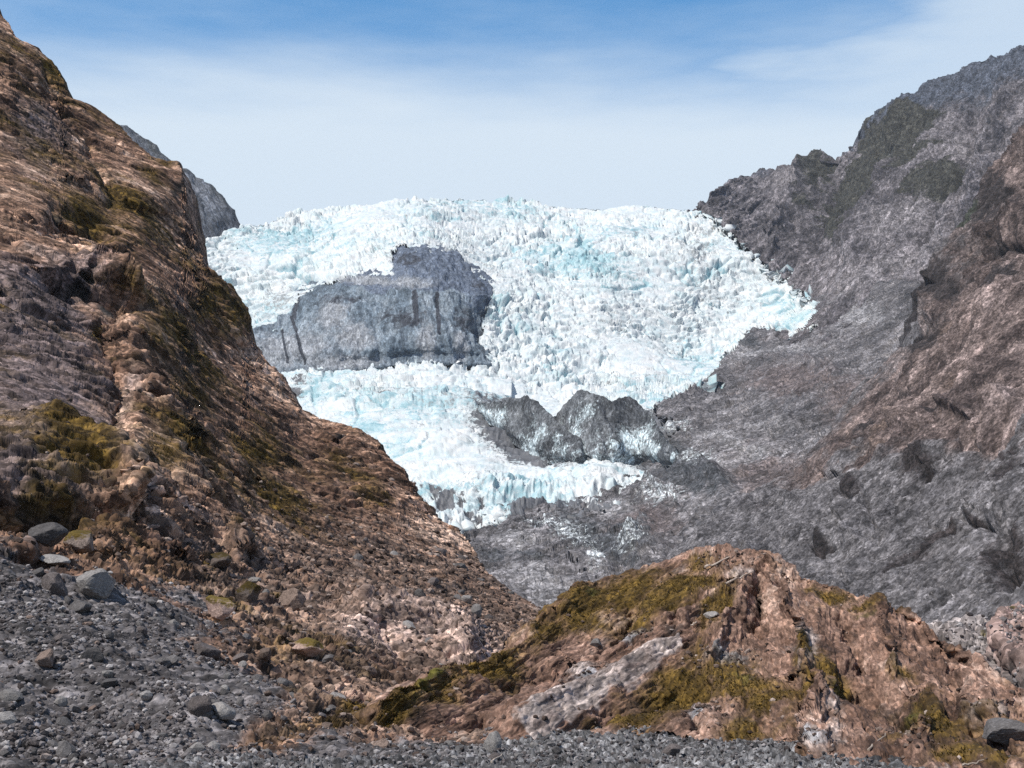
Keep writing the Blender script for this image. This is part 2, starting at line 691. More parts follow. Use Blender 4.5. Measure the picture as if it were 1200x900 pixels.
# right-hand far mountain
mtn_rock = land_mat('mountain_rock', [(0.042, 0.0392, 0.0434), (0.098, 0.0896, 0.0966), (0.231, 0.21, 0.2212)], 0.03, 0.33,
                    [('haze_blue', (0.038, 0.046, 0.062), (0.095, 0.105, 0.132), 0.02, 0.25),
                     ('dark', (0.025, 0.026, 0.023), (0.065, 0.062, 0.052), 0.04, 0.25),
                     ('pale', (0.108, 0.09936, 0.1048), (0.2592, 0.2376, 0.2462), 0.03, 0.3)], contrast=(0.5, 1.55))
def mountain_relief(s):
    P = s.P
    ST = stretch(P, P3(1000, 420, 1900) - P3(1130, 250, 2350), 3.2)
    h = 16 * fbm(P, 320, 3, s.pix, 0.5, 21)
    T = P3(1130, 250, 2350) - P3(1000, 420, 1900)
    n1 = bed_normal(T, (-0.4, -0.6, 0.7), 15)
    h += 16 * beds(P, n1, 75, s.pix, 35) + 9 * beds(P, n1, 30, s.pix, 37) + 5 * beds(P, n1, 14, s.pix, 39)
    h -= 20 * cracks(P, T, 6, 120, 0.07, s.pix, 151) + 9 * cracks(P, T, 6, 50, 0.08, s.pix, 153) + 4 * cracks(P, T, 5, 24, 0.1, s.pix, 155)
    h += 17 * streaks(P, T, 5, 80, 6, s.pix, 22, 0.66)
    vm = voronoi(P, 18, 14)
    h += lod(18, s.pix) * (vm[:, 3] * 5 + (vm[:, 2] - 0.5) * 6)
    nbw = 7 * fbm(P, 150, 4, None, 0.6, 29)
    gul = np.zeros(len(P))
    for pl, w, a in [([(1000, 160), (975, 200), (955, 280), (930, 310)], 12, -30), ([(1150, 130), (1130, 180), (1090, 250), (1040, 330)], 12, -32), ([(1128, 225), (1100, 290), (1060, 350)], 9, -24),
                     ([(938, 195), (925, 230), (900, 290)], 8, 22), ([(975, 178), (950, 215), (925, 265)], 7, -16), ([(1060, 140), (1050, 200), (1000, 300)], 16, 26), ([(1180, 120), (1160, 190), (1120, 260)], 10, 26)]:
        gul += a * np.exp(-seg_dist(s.px + nbw, s.py + nbw, pl) / (0.8 * w))
    s.push(h * 0.62 + gul * 1.5)
    ST = stretch(s.P, T, 3.0)
    return ST


s, ex = landform(mountain_relief, 806, 1420, curve([(806, 252), (818, 243), (835, 225), (860, 212), (890, 200), (915, 197), (935, 195), (944, 183), (958, 176), (966, 177), (975, 178), (985, 168), (1000, 155), (1018, 140), (1030, 128), (1055, 118), (1075, 108),
                           (1088, 92), (1110, 85), (1140, 70), (1170, 62), (1200, 50), (1300, 5), (1420, -60)]),
          curve([(806, 300), (850, 330), (900, 420), (960, 470), (1000, 500), (1420, 500)]),
          mtn_depth,
          step=1.1, back=(1600, 0.5, 22))
ST = ex
P = s.P
nbr = fbm(P, 90, 5, s.pix, 0.7, 33) * 15
dk = np.maximum.reduce([sst(-7, 7, poly_sd(s.px, s.py, pl) + nbr) for pl in (
    [(1020, 140), (1067, 123), (1100, 140), (1077, 173), (1067, 200), (1030, 213), (1030, 233), (1000, 257), (973, 287), (957, 267), (960, 233), (987, 200), (1000, 167)],
    [(1110, 180), (1127, 174), (1122, 205), (1100, 222), (1065, 222), (1080, 200)],
    [(938, 195), (945, 182), (965, 178), (972, 188), (958, 210), (940, 232), (930, 228)])])
pale = blobs(s.px, s.py, [(1050, 260, 60, 18, -40), (1010, 330, 60, 20, -25), (1060, 300, 60, 20, -40), (925, 215, 30, 18, 0), (1130, 165, 22, 16, -30)])
bl = sst(130, 60, s.py - (1200 - s.px) * 0.35) * 0.9  # blue of the distant air painted into the rock towards the summit
right_mtn = s.build('mountain', mtn_rock, {'strata': ST, 'dark': dk * 0.95, 'pale': pale * 0.85, 'haze_blue': bl})
tag(right_mtn, 'high grey mountain flank right of the icefall, with dark patches of scrub', 'mountain', kind='structure')

# ------------------------------------------------------------------ the glacier
def ice_material():
    m, nt, bs = node_mat('glacier_ice')
    tc = nt.nodes.new('ShaderNodeTexCoord').outputs['Object']
    sv = attr(nt, 'strata', True)
    white = ramp(nt, noise(nt, tc, 0.05, 7, 0.7), [(0.35, (0.50, 0.60, 0.625)), (0.5, (0.65, 0.69, 0.695)), (0.64, (0.72, 0.725, 0.72))])
    blue = ramp(nt, noise(nt, sv, 0.09, 6, 0.7), [(0.3, (0.16, 0.34, 0.40)), (0.55, (0.38, 0.55, 0.59)), (0.72, (0.56, 0.67, 0.685))])
    f = mth(nt, 'ADD', attr(nt, 'blue'), mth(nt, 'MULTIPLY_ADD', noise(nt, tc, 0.10, 8, 0.8), 2.4, -1.2))
    col = mixc(nt, mrange(nt, f, 0.25, 0.75), white, blue)
    # fine grit lying on the ice
    g = mth(nt, 'ADD', attr(nt, 'grit'), mth(nt, 'MULTIPLY_ADD', noise(nt, sv, 0.2, 7, 0.8), 2.4, -1.2))
    grit = ramp(nt, noise(nt, tc, 0.3, 4, 0.7), [(0.3, (0.20, 0.22, 0.23)), (0.7, (0.42, 0.44, 0.44))])
    col = mixc(nt, mrange(nt, g, 0.42, 0.62), col, grit)
    d = mth(nt, 'ADD', attr(nt, 'debris'), mth(nt, 'MULTIPLY_ADD', noise(nt, sv, 0.13, 8, 0.78), 2.4, -1.2))
    deb = ramp(nt, noise(nt, sv, 0.12, 6, 0.7), [(0.3, (0.07, 0.075, 0.085)), (0.7, (0.19, 0.19, 0.20))])
    col = mixc(nt, mrange(nt, d, 0.38, 0.62), col, deb)
    nt.links.new(col, bs.inputs['Base Color'])
    bs.inputs['Roughness'].default_value = 0.6
    bs.inputs['Specular IOR Level'].default_value = 0.3
    return m


def rim_sd(px, py):
    xw = px + 1.4 * np.sin(py * 0.9 + px * 0.31) + 1.2 * np.sin(px * 0.7 - py * 0.23) + 1.5 * np.sin(px * 0.21 + py * 0.4)
    yw = py + 1.2 * np.sin(px * 0.63 + py * 0.17) + 0.8 * np.sin(px * 1.37 + 1.0) + 1.5 * np.sin(px * 0.19)
    return poly_sd(xw, yw, ROCK_POLY)


def ice_depth(px, py):
    d = D_ALL(px, py)
    xw = px + 2.5 * np.sin(py * 0.9 + px * 0.31) + 2.0 * np.sin(px * 0.7 - py * 0.23)
    yw = py + 2.2 * np.sin(px * 0.63 + py * 0.17) + 1.6 * np.sin(px * 1.37 + 1.0)
    ic = poly_sd(xw, yw, ICE_POLY)
    out = np.where(px > 780, np.maximum(D_MTN(px, py), d), d) + 90
    d = d + (out - d) * sst(3, -7, ic)
    return d


ice = ice_material()
def ice_relief(s):
    P = s.P
    rk_sd = poly_sd(s.px, s.py, ROCK_POLY)
    tong = sst(0, 1, ((s.py - 425) / 14))                # lower tongue
    tong = np.where((s.px > 600), sst(455, 500, s.py), tong)
    STG = stretch(P, P3(700, 400, 2500) - P3(690, 300, 3100), 1.0)
    W = P + np.stack((perlin(P, 60, 61), perlin(P, 60, 62), perlin(P, 60, 63)), 1) * 14
    v1 = voronoi(W * np.array([0.62, 0.9, 1.6], np.float32), 21, 3)
    v2 = voronoi(W * np.array([0.65, 0.9, 1.5], np.float32), 11.5, 4)
    v3 = voronoi(W * np.array([0.65, 0.9, 1.5], np.float32), 8.5, 5)
    l2, l3 = lod(14, s.pix), lod(9, s.pix)
    big = fbm(P, 340, 3, None, 0.5, 41)
    sv = (v1[:, 2] - 0.5) * 6.5 + v1[:, 3] * 6 - 2.5 * np.exp(-(v1[:, 1] - v1[:, 0]) / 0.07)
    sv += l2 * ((v2[:, 2] - 0.5) * 4.2 + v2[:, 3] * 3.6 - 1.2 * np.exp(-(v2[:, 1] - v2[:, 0]) / 0.09))
    sv += l3 * ((v3[:, 2] - 0.5) * 2.4 + v3[:, 3] * 1.8)
    cv = cracks(P, (1, 0.1, 0.1), 2.5, 95, 0.06, s.pix, 47)
    cv2 = cracks(P, P3(700, 400, 2500) - P3(690, 300, 3100), 2.0, 60, 0.07, s.pix, 48)
    sv -= 26 * cv + 16 * cv2
    # crevasse steps across the lower tongue, vertical flutes on the snout
    ST2 = stretch(P, (1, 0.05, 0), 4.0)
    steps = fbm(ST2, 60, 5, s.pix, 0.6, 51)
    flute = fbm(stretch(P, P3(560, 612, 1440) - P3(560, 570, 1490), 6), 22, 4, s.pix, 0.6, 57, ridged=True)
    snout = sst(552, 575, s.py - (s.px < 560) * 8) * (s.px < 800)
    amp = 0.8 + 0.9 * fbm(P, 170, 3, None, 0.5, 43)
    calm = 1 - 0.7 * blob(s.px, s.py, 565, 535, 110, 32, 12) - 0.35 * blob(s.px, s.py, 760, 420, 70, 22, 8)
    rough = np.clip(amp, 0.35, 1.3) * calm * (1 - 0.45 * tong)
    s.push(sv * rough * 0.75 + 3 * rough * fbm(P * np.array([0.6, 1, 1], np.float32), 22, 4, s.pix, 0.7, 45) + big * 22 * (1 - tong) + tong * (10 * steps) + snout * flute * 9)
    return STG, v1, v2, v3, rk_sd, snout, flute, cv, cv2


s, ex = landform(ice_relief, 190, 985, curve([(190, 300), (228, 289), (255, 281), (275, 271), (290, 262), (300, 262), (320, 257), (350, 251), (400, 245), (440, 238), (480, 234), (540, 231), (600, 231), (650, 236), (700, 240), (760, 240), (800, 244), (822, 247), (850, 262), (900, 300), (985, 360)]),
          curve([(190, 380), (300, 500), (400, 600), (480, 640), (700, 650), (800, 600), (985, 450)]), ice_depth, step=0.95, back=(900, 0.12, 24))
STG, v1, v2, v3, rk_sd, snout, flute, cv, cv2 = ex
P = s.P
blue = 0.16 + 0.34 * fbm(P, 230, 4, None, 0.6, 71) + 0.3 * (v1[:, 2] - 0.5) + 0.3 * (v2[:, 2] - 0.5)
blue += 0.45 * blobs(s.px, s.py, [(460, 465, 130, 28, 2), (345, 275, 60, 16, -5), (440, 500, 80, 16, 20), (650, 430, 40, 20, 0), (600, 595, 70, 20, 0), (800, 430, 60, 45, 60), (560, 575, 70, 10, 0), (690, 310, 60, 26, 10), (620, 570, 60, 10, 0), (905, 350, 40, 20, 40)])
blue += 0.5 * cv + 0.4 * cv2
blue -= 0.5 * blobs(s.px, s.py, [(560, 535, 90, 24, 14), (660, 470, 60, 12, 5), (760, 420, 70, 25, 8)])
grit = 0.20 + 0.20 * fbm(P, 150, 3, None, 0.6, 81) + 0.35 * (v3[:, 2] - 0.6)
grit += 0.30 * blobs(s.px, s.py, [(335, 352, 26, 18, 0), (640, 500, 90, 35, 15), (500, 300, 70, 14, 0), (590, 480, 50, 20, 0), (880, 300, 40, 10, 45), (440, 455, 60, 6, 0), (820, 290, 30, 30, 0)])
grit += 0.2 * np.exp(-np.maximum(-rk_sd, 0) / 3.0) * (rk_sd < 3) * (s.py < 420)
icd = poly_sd(s.px, s.py, ICE_POLY)
deb = -0.35 + 0.25 * fbm(P, 180, 4, None, 0.6, 91)
deb += 0.5 * np.exp(-np.maximum(icd, 0) / 7.0) * (s.px > 600)
deb -= 0.62 * blob(s.px, s.py, 690, 568, 90, 11, 2)
deb += 0.5 * blob(s.px, s.py, 770, 560, 50, 24, 0)
deb += 0.28 * fbm(stretch(P, P3(700, 420, 2250) - P3(720, 300, 2800), 7), 90, 4, None, 0.6, 95)
deb += blobs(s.px, s.py, [(640, 510, 75, 38, 28), (730, 515, 60, 36, 0), (605, 470, 36, 18, 0), (650, 612, 55, 22, 20), (690, 605, 40, 30, 0), (620, 605, 40, 12, -20), (515, 588, 45, 16, 25), (350, 447, 22, 7, 0), (345, 462, 20, 6, 0),
                           (660, 640, 50, 14, 10), (575, 430, 20, 6, 0), (450, 460, 16, 3, 0), (520, 463, 16, 3, 0)]) * 0.85
deb += 0.9 * blob(s.px, s.py, 520, 588, 55, 26, 25) * (0.75 + 1.4 * np.clip(-flute, -0.5, 1)) + 0.6 * blob(s.px, s.py, 598, 505, 50, 24, 25)
deb += snout * (0.75 + 1.3 * np.clip(-flute, -0.5, 1)) * blob(s.px, s.py, 525, 590, 75, 30, 18)
deb += 0.7 * np.maximum.reduce([np.exp(-(seg_dist(s.px, s.py, pl) / w) ** 2) for pl, w in [([(565, 480), (600, 515), (650, 545)], 26), ([(700, 480), (770, 520)], 34), ([(620, 610), (690, 620)], 26), ([(770, 490), (830, 475)], 14)]])
glacier = s.build('glacier', ice, {'strata': STG, 'blue': blue, 'grit': grit, 'debris': deb}, keep=(rim_sd(s.px, s.py) < 0) & (icd > -8))
tag(glacier, 'white and pale turquoise crevassed glacier tumbling down between the rock walls', 'glacier')

# bedrock showing through the icefall
cliff_rock = land_mat('bedrock', [(0.055, 0.074, 0.095), (0.14, 0.178, 0.215), (0.31, 0.355, 0.395)], 0.04, 0.42,
                      [('shelf', (0.075, 0.098, 0.145), (0.18, 0.21, 0.26), 0.04, 0.25), ('pale', (0.17, 0.185, 0.21), (0.36, 0.375, 0.395), 0.05, 0.35), ('dark', (0.03, 0.035, 0.045), (0.07, 0.075, 0.09), 0.05, 0.15)], contrast=(0.66, 1.36))
rock_ctrl = [(270, 440, 2190), (330, 438, 2150), (450, 434, 2120), (570, 430, 2160), (600, 430, 2200), (300, 390, 2270), (350, 345, 2330), (430, 340, 2290), (520, 338, 2280), (580, 345, 2330), (430, 318, 2400), (500, 290, 2560), (560, 315, 2480), (600, 300, 2600), (270, 380, 2400), (350, 300, 2640), (270, 330, 2650), (450, 270, 2800), (600, 270, 2900), (300, 270, 2950)]
D_ROCK = tps(squeeze(rock_ctrl))


def rock_depth(px, py):
    # the ice lies over the bedrock: bedrock behind the ice skin outside its opening, in front of the sunken skin inside
    d = D_ALL(px, py)
    rk = poly_sd(px, py, ROCK_POLY)
    w = sst(0, 22, rk)
    return d + 15 + 100 * sst(-3, -12, rk) + w * np.clip(D_ROCK(px, py) - d - 15, -45, 25)


def bedrock_relief(s):
    P = s.P
    STR = stretch(P, P3(440, 430, 2110) - P3(440, 350, 2280), 4.0)
    h = 5 * fbm(P, 60, 4, s.pix, 0.5, 103) + 6 * streaks(P, P3(440, 430, 2110) - P3(440, 350, 2280), 4, 26, 5, s.pix, 105, 0.68) + 2 * fbm(P, 14, 3, s.pix, 0.7, 107)
    for pl, w, a in [([(342, 372), (349, 395), (356, 425)], 2.0, -5), ([(325, 385), (335, 425)], 2.0, -3), ([(449, 425), (470, 390), (500, 372), (520, 390), (530, 420)], 7, 9),
                     ([(400, 340), (480, 342), (570, 350)], 4, 7), ([(440, 380), (446, 424)], 5, -7)]:
        h += a * np.exp(-seg_dist(s.px, s.py, pl) / (0.8 * w))
    s.push(h * 0.8)
    STR = stretch(s.P, P3(440, 430, 2110) - P3(440, 350, 2280), 3.0)
    return STR


s, ex = landform(bedrock_relief, 276, 592, curve([(276, 372), (330, 325), (380, 305), (440, 280), (592, 280)]), curve([(276, 445), (592, 440)]), rock_depth, step=0.9, back=(60, 0.3, 6))
STR = ex
P = s.P
shelf = np.maximum(sst(345, 338, s.py + 4 * np.sin(s.px * 0.11)) * sst(380, 420, s.px) * 0.95, blob(s.px, s.py, 570, 345, 26, 30, 60) * 0.9)
pale = blobs(s.px, s.py, [(320, 415, 40, 26, 0), (400, 425, 60, 14, 0), (390, 370, 22, 26, 20), (415, 395, 30, 22, 0), (500, 400, 14, 30, 0), (430, 330, 60, 7, 4), (540, 405, 12, 22, 0), (480, 332, 40, 8, 0), (350, 410, 50, 26, 0)]) * 0.95
dark = np.maximum.reduce([np.exp(-(seg_dist(s.px, s.py, pl) / w) ** 2) for pl, w in [([(486 , 345), (488, 380)], 4.0), ([(512, 347), (514, 392)], 3.0), ([(342, 372), (349, 395), (356, 425)], 2.2), ([(350, 345), (345, 372)], 4), ([(330, 385), (337, 425)], 1.6)]])
dark = np.maximum(dark, blobs(s.px, s.py, [(480, 305, 30, 14, 0), (567, 400, 10, 26, 0), (560, 335, 20, 10, 30), (400, 352, 50, 8, 0), (470, 375, 40, 26, 0), (545, 375, 26, 24, 0)]) * 0.6)
bedrock = s.build('rock_outcrop', cliff_rock, {'strata': STR, 'shelf': shelf, 'pale': pale, 'dark': dark})
tag(bedrock, 'blue grey bedrock cliff showing through the middle of the white icefall', 'rock outcrop')

# ------------------------------------------------------------------ moraine and gravel below the ice
mor_rock = land_mat('moraine_rock', [(0.056, 0.0546, 0.0588), (0.126, 0.119, 0.1246), (0.266, 0.252, 0.2618)], 0.05, 0.5,
                    [('pale', (0.1492, 0.1458, 0.155), (0.3443, 0.3328, 0.342), 0.04, 0.3), ('brown', (0.07425, 0.0621, 0.0621), (0.1755, 0.1458, 0.1444), 0.03, 0.25), ('dark', (0.05, 0.055, 0.06), (0.11, 0.11, 0.12), 0.05, 0.2), ('ice', (0.34, 0.38, 0.40), (0.66, 0.69, 0.70), 0.2, 0.1)], contrast=(0.5, 1.55))


def mor_depth(px, py):
    d = D_ALL(px, py)
    ic = poly_sd(px, py, ICE_POLY)
    return d + 10 + sst(-1, 7, ic) * 90 * sst(540, 480, py + (700 - px) * 0.3) + sst(0, 8, ic) * 14


def moraine_relief(s):
    P = s.P
    STM = stretch(P, P3(880, 560, 1200) - P3(760, 600, 1250), 2.6)
    h = 8 * fbm(P, 170, 4, s.pix, 0.5, 121) + 6 * streaks(P, P3(880, 560, 1200) - P3(760, 600, 1250), 3, 40, 6, s.pix, 123, 0.66)
    for pl, w, a in [([(800, 480), (860, 437), (920, 425), (980, 440)], 9, 20), ([(760, 590), (810, 560), (850, 580)], 9, 22), ([(800, 545), (860, 520), (930, 500)], 7, 14), ([(860, 430), (885, 395), (910, 398)], 8, 16), ([(740, 640), (790, 600), (850, 570)], 10, 20), ([(810, 500), (850, 490), (900, 470)], 5, 10),
                     ([(700, 640), (760, 670), (800, 640)], 8, -12), ([(720, 585), (760, 575), (800, 590)], 7, 14)]:
        h += a * np.exp(-seg_dist(s.px, s.py, pl) / (0.8 * w))
    v = voronoi(P, 26, 125)
    h += v[:, 3] * 5 + (v[:, 2] - 0.5) * 4
    v = voronoi(P, 11, 126)
    h += lod(11, s.pix) * (v[:, 3] * 2.6 + (v[:, 2] - 0.5) * 3)
    v = voronoi(P, 5, 127)
    h += lod(5, s.pix) * (v[:, 3] * 1.3 + (v[:, 2] - 0.5) * 1.8)
    s.push(h * 0.75)
    STM = stretch(s.P, P3(880, 560, 1200) - P3(760, 600, 1250), 2.5)
    return STM


s, ex = landform(moraine_relief, 340, 1120, curve([(340, 668), (500, 652), (520, 640), (560, 615), (620, 590), (680, 560), (720, 530), (760, 490), (810, 455), (845, 420), (880, 385), (960, 350), (1040, 330), (1120, 330)]), curve([(340, 775), (700, 770), (1120, 770)]), mor_depth, step=1.0, back=(60, 0.6, 8))
STM = ex
P = s.P
pale = blobs(s.px, s.py, [(900, 415, 70, 10, -8), (870, 420, 22, 20, 0), (860, 510, 80, 9, -4), (640, 690, 60, 26, 20), (600, 635, 40, 12, 0), (720, 600, 40, 12, 0), (1000, 370, 60, 20, 0), (880, 530, 60, 8, 8), (840, 640, 50, 24, -20), (700, 650, 20, 30, 0), (640, 715, 40, 16, 0)]) * 0.8
brown = blobs(s.px, s.py, [(930, 450, 80, 28, 0), (900, 560, 60, 40, 0), (760, 620, 60, 30, 0), (1000, 470, 60, 40, 0)]) * 0.8
dark = blobs(s.px, s.py, [(720, 640, 70, 30, 0), (800, 560, 60, 26, 0), (880, 405, 20, 8, 0), (600, 650, 50, 8, 0), (680, 625, 50, 26, 30), (830, 580, 40, 16, 0), (780, 520, 50, 16, 20)]) * 0.85
icem = blobs(s.px, s.py, [(740, 560, 50, 16, 0), (670, 625, 60, 26, 20), (640, 615, 50, 16, 0), (790, 500, 40, 16, 0), (700, 655, 26, 24, 0), (780, 590, 60, 22, 0), (820, 545, 40, 14, 0), (740, 640, 40, 26, 0)]) * 0.5
moraine = s.build('moraine_slope', mor_rock, {'strata': STM, 'pale': pale, 'brown': brown, 'dark': dark, 'ice': icem})
tag(moraine, 'grey hummocky moraine and gravel slope below the melting ice edge', 'moraine', kind='structure')

# dark cones of debris-covered ice standing out of the glacier
def cone_sheet(name, x0, x1, top, bot, d_off, seed, feats, label):
    tq = curve(top)
    bt = curve(bot)

    def dep(px, py):
        b = D_ALL(px, bt(px))
        u = np.clip((bt(px) - py) / np.maximum(bt(px) - tq(px), 1), 0, 1.2)
        return b - d_off * sst(0, 0.35, u) + 12 * (1 - sst(0, 0.2, u)) + u * (bt(px) - tq(px)) * 1.3 + (1 - sst(0, 12, np.minimum(px - x0, x1 - px))) * 40
    def tp(x):
        P1 = np.stack((x, 0 * x + seed, 0 * x), 1).astype(np.float32)
        return bt(x) + (tq(x) - bt(x)) * 0.84 + 2 + 2.2 * fbm(P1, 22, 5, None, 0.65, seed) * sst(0, 12, np.minimum(x - x0, x1 - x))
    s = Sheet(x0, x1, tp, bt, dep, step=0.85, back=(120, 1.0, 14))
    P = s.P
    vr = voronoi(P, 24, seed)
    for pl, w, a in feats:
        s.push(a * np.exp(-(seg_dist(s.px, s.py, pl) / w) ** 2))
    SS = stretch(P, P3((x0 + x1) / 2, bot[0][1], 1700) - P3((x0 + x1) / 2 + 3, top[0][1] - 30, 1740), 3.0)
    h = 3.5 * fbm(P, 30, 5, s.pix, 0.6, seed) + vr[:, 3] * 3 + 3.5 * fbm(SS, 30, 4, s.pix, 0.6, seed + 5, ridged=True)
    s.push(h * 0.45)
    u = np.clip((s.py - tq(s.px)) / np.maximum(bt(s.px) - tq(s.px), 1), 0, 1)
    icem = 0.10 + 0.40 * fbm(P, 50, 4, s.pix, 0.6, seed + 9) + 0.42 * sst(0.1, 0.7, u)
    o = s.build(name, cone_rock, {'strata': SS, 'ice': icem, 'dark': 0.35 + 0.4 * fbm(P, 80, 3, None, 0.5, seed + 11)})
    return tag(o, label, 'ice ridge')


cone_rock = land_mat('debris_rock', [(0.05, 0.054, 0.06), (0.105, 0.112, 0.12), (0.22, 0.23, 0.24)], 0.06, 0.5,
                     [('dark', (0.035, 0.038, 0.043), (0.085, 0.09, 0.097), 0.05, 0.2), ('ice', (0.30, 0.43, 0.47), (0.74, 0.77, 0.78), 0.3, 0.16)], contrast=(0.5, 1.5))
cone_sheet('debris_ridge', 560, 690, [(560, 468), (575, 462), (592, 458), (602, 455), (610, 454), (617, 450), (624, 456), (635, 466), (648, 478), (662, 490), (680, 505), (690, 520)],
           [(560, 485), (600, 520), (640, 543), (690, 550)], 17, 141,
           [([(626, 475), (642, 500), (670, 530)], 7, 4), ([(607, 480), (622, 510)], 6, -3)], 'low dark debris ridge on the ice left of the taller twin peaks')
cone_sheet('debris_ridge', 640, 800, [(640, 492), (652, 478), (662, 462), (672, 449), (681, 438), (688, 437), (700, 445), (708, 449), (716, 452), (724, 448), (733, 445), (738, 446), (746, 455), (756, 466), (764, 470), (772, 492), (785, 512), (800, 525)],
           [(640, 510), (680, 545), (720, 553), (800, 545)], 22, 151,
           [([(678, 470), (668, 495), (672, 530)], 7, 4), ([(740, 475), (750, 500), (765, 530)], 8, 4), ([(712, 485), (714, 510), (712, 550)], 9, -5), ([(695, 470), (706, 490), (724, 520)], 5, 4)], 'taller dark twin-peaked debris ridge rising out of the glacier')

# ------------------------------------------------------------------ right-hand rock wall
wall_rock = land_mat('wall_rock', [(0.03289, 0.02519, 0.02392), (0.0897, 0.06817, 0.06428), (0.1794, 0.1378, 0.1271), (0.3737, 0.289, 0.2691)], 0.08, 1.1,
                     [('grey', (0.06, 0.057, 0.06), (0.235, 0.222, 0.231), 0.05, 0.3), ('tan', (0.12, 0.085, 0.068), (0.28, 0.205, 0.17), 0.05, 0.3), ('dark', (0.022, 0.02, 0.022), (0.06, 0.05, 0.05), 0.06, 0.18), ('green', (0.03, 0.036, 0.03), (0.06, 0.065, 0.05), 0.05, 0.2)], contrast=(0.5, 1.5))
def wall_relief(s):
    P = s.P
    STW = stretch(P, P3(930, 620, 760) - P3(1130, 450, 800), 3.0)
    h = 6 * fbm(P, 130, 4, s.pix, 0.5, 161)
    T = P3(1130, 450, 800) - P3(930, 620, 760)
    n1, n2 = bed_normal(T, (-0.55, -0.45, 0.7), 20), bed_normal(T, (-0.55, -0.45, 0.7), -45)
    W = P + np.stack((perlin(P, 30, 171), perlin(P, 30, 172), perlin(P, 30, 173)), 1) * 1.5
    h -= 9 * cracks(W, T, 7, 46, 0.07, s.pix, 201) + 4 * cracks(W, T, 7, 19, 0.08, s.pix, 203) + 1.2 * cracks(W, T, 6, 8, 0.1, s.pix, 205)
    h += 6.5 * streaks(W, T, 5, 34, 7, s.pix, 163, 0.66)
    vw2 = voronoi(stretch(W, T, 2), 8, 8)
    h += lod(8, s.pix) * (vw2[:, 3] * 0.8 + (vw2[:, 2] - 0.5) * 1.0)
    vw3 = voronoi(P, 3.4, 9)
    h += lod(3.4, s.pix) * (vw3[:, 3] * 0.5 + (vw3[:, 2] - 0.5) * 0.7)
    h += 13 * beds(P, n1, 30, s.pix, 191) + 6.5 * beds(P, n1, 12, s.pix, 193) + 2.8 * beds(P, n1, 5, s.pix, 195) + 4.5 * beds(P, n2, 24, s.pix, 197, 0.9) + 2 * beds(P, n2, 9, s.pix, 199, 0.9)
    fx = s.px + 5 * fbm(P, 40, 4, None, 0.6, 185)
    fy = s.py + 5 * fbm(P, 40, 4, None, 0.6, 187)
    crev = [([(1050, 408), (1070, 398), (1095, 384)], 9, -16), ([(1010, 600), (985, 580), (960, 610)], 4, -8), ([(1150, 300), (1180, 285), (1215, 290)], 9, -20), ([(1000, 520), (1030, 495), (1060, 465)], 7, -16), ([(1130, 610), (1150, 615), (1165, 625), (1200, 612)], 5, -10), ([(940, 640), (960, 645), (985, 640)], 3, -7),
            ([(1190, 640), (1175, 660), (1190, 690)], 8, -12), ([(1020, 575), (1024, 600), (1030, 620)], 4, -9), ([(1100, 490), (1110, 480), (1130, 470)], 4, -7), ([(1180, 530), (1150, 540)], 4, -7)]
    ribs = [([(1000, 545), (1040, 520), (1070, 490), (1080, 470)], 8, 12), ([(1040, 540), (1070, 510), (1130, 500), (1150, 500)], 10, 14), ([(1000, 640), (1060, 590), (1120, 540), (1200, 500)], 14, 15), ([(1100, 430), (1150, 390), (1200, 350)], 12, 16), ([(1095, 370), (1110, 330), (1140, 290), (1200, 250)], 10, 16), ([(830, 640), (880, 610), (930, 590)], 9, 12), ([(1140, 480), (1165, 450), (1200, 410)], 8, 12)]
    dk = np.zeros(len(P))
    for pl, w, a in crev + ribs:
        g = np.exp(-seg_dist(fx, fy, pl) / (0.8 * w))
        h += a * g * 1.0
    for pl, a in [([(985, 560), (1030, 460), (1070, 410), (1105, 372), (1160, 292), (1230, 275)], 6), ([(990, 560), (1070, 475), (1140, 412), (1230, 335)], 8), ([(1000, 620), (1080, 565), (1150, 522), (1230, 485)], 8),
                  ([(880, 660), (970, 605), (1040, 578), (1090, 560)], 6), ([(1110, 622), (1160, 618), (1230, 596)], 5), ([(1110, 340), (1160, 250), (1230, 190)], 8), ([(1030, 520), (1100, 500), (1160, 498)], 6), ([(1000, 690), (1090, 620), (1140, 600)], 3.5), ([(930, 640), (990, 640)], 4)]:
        h += 0.6 * ledge(s.px * 0.7 + fx * 0.3, s.py * 0.7 + fy * 0.3, pl, a, 26, 12)
    s.push(h * 0.8)
    STW = stretch(s.P, T, 2.4)
    return STW


s, ex = landform(wall_relief, 770, 1420, curve([(770, 672), (800, 650), (850, 618), (900, 588), (940, 556), (970, 520), (990, 496), (1010, 455), (1040, 425), (1080, 378), (1095, 348), (1112, 316), (1130, 278), (1150, 238), (1165, 212), (1180, 185), (1200, 160), (1300, 60), (1420, -40)]),
          curve([(770, 790), (1420, 790)]),
          tps([(1420, -40, 1300), (1200, 160, 1150), (1165, 215, 1150), (1130, 280, 1120), (1095, 350, 1080), (1040, 430, 1040), (990, 500, 1000), (940, 560, 950), (900, 590, 930), (850, 620, 900), (800, 650, 880), (770, 680, 850),
               (1200, 300, 900), (1200, 400, 740), (1200, 500, 590), (1200, 600, 470), (1200, 700, 370), (1200, 790, 300), (1420, 300, 800), (1420, 600, 420), (1420, 790, 280), (1100, 450, 820), (1100, 550, 660), (1100, 650, 510), (1100, 720, 420), (1000, 560, 780),
               (1000, 640, 610), (1000, 720, 480), (900, 640, 740), (900, 700, 570), (850, 660, 730), (800, 700, 640), (770, 760, 520), (1000, 790, 380)]),
          step=1.0, back=(500, 0.9, 22))
STW = ex
P = s.P
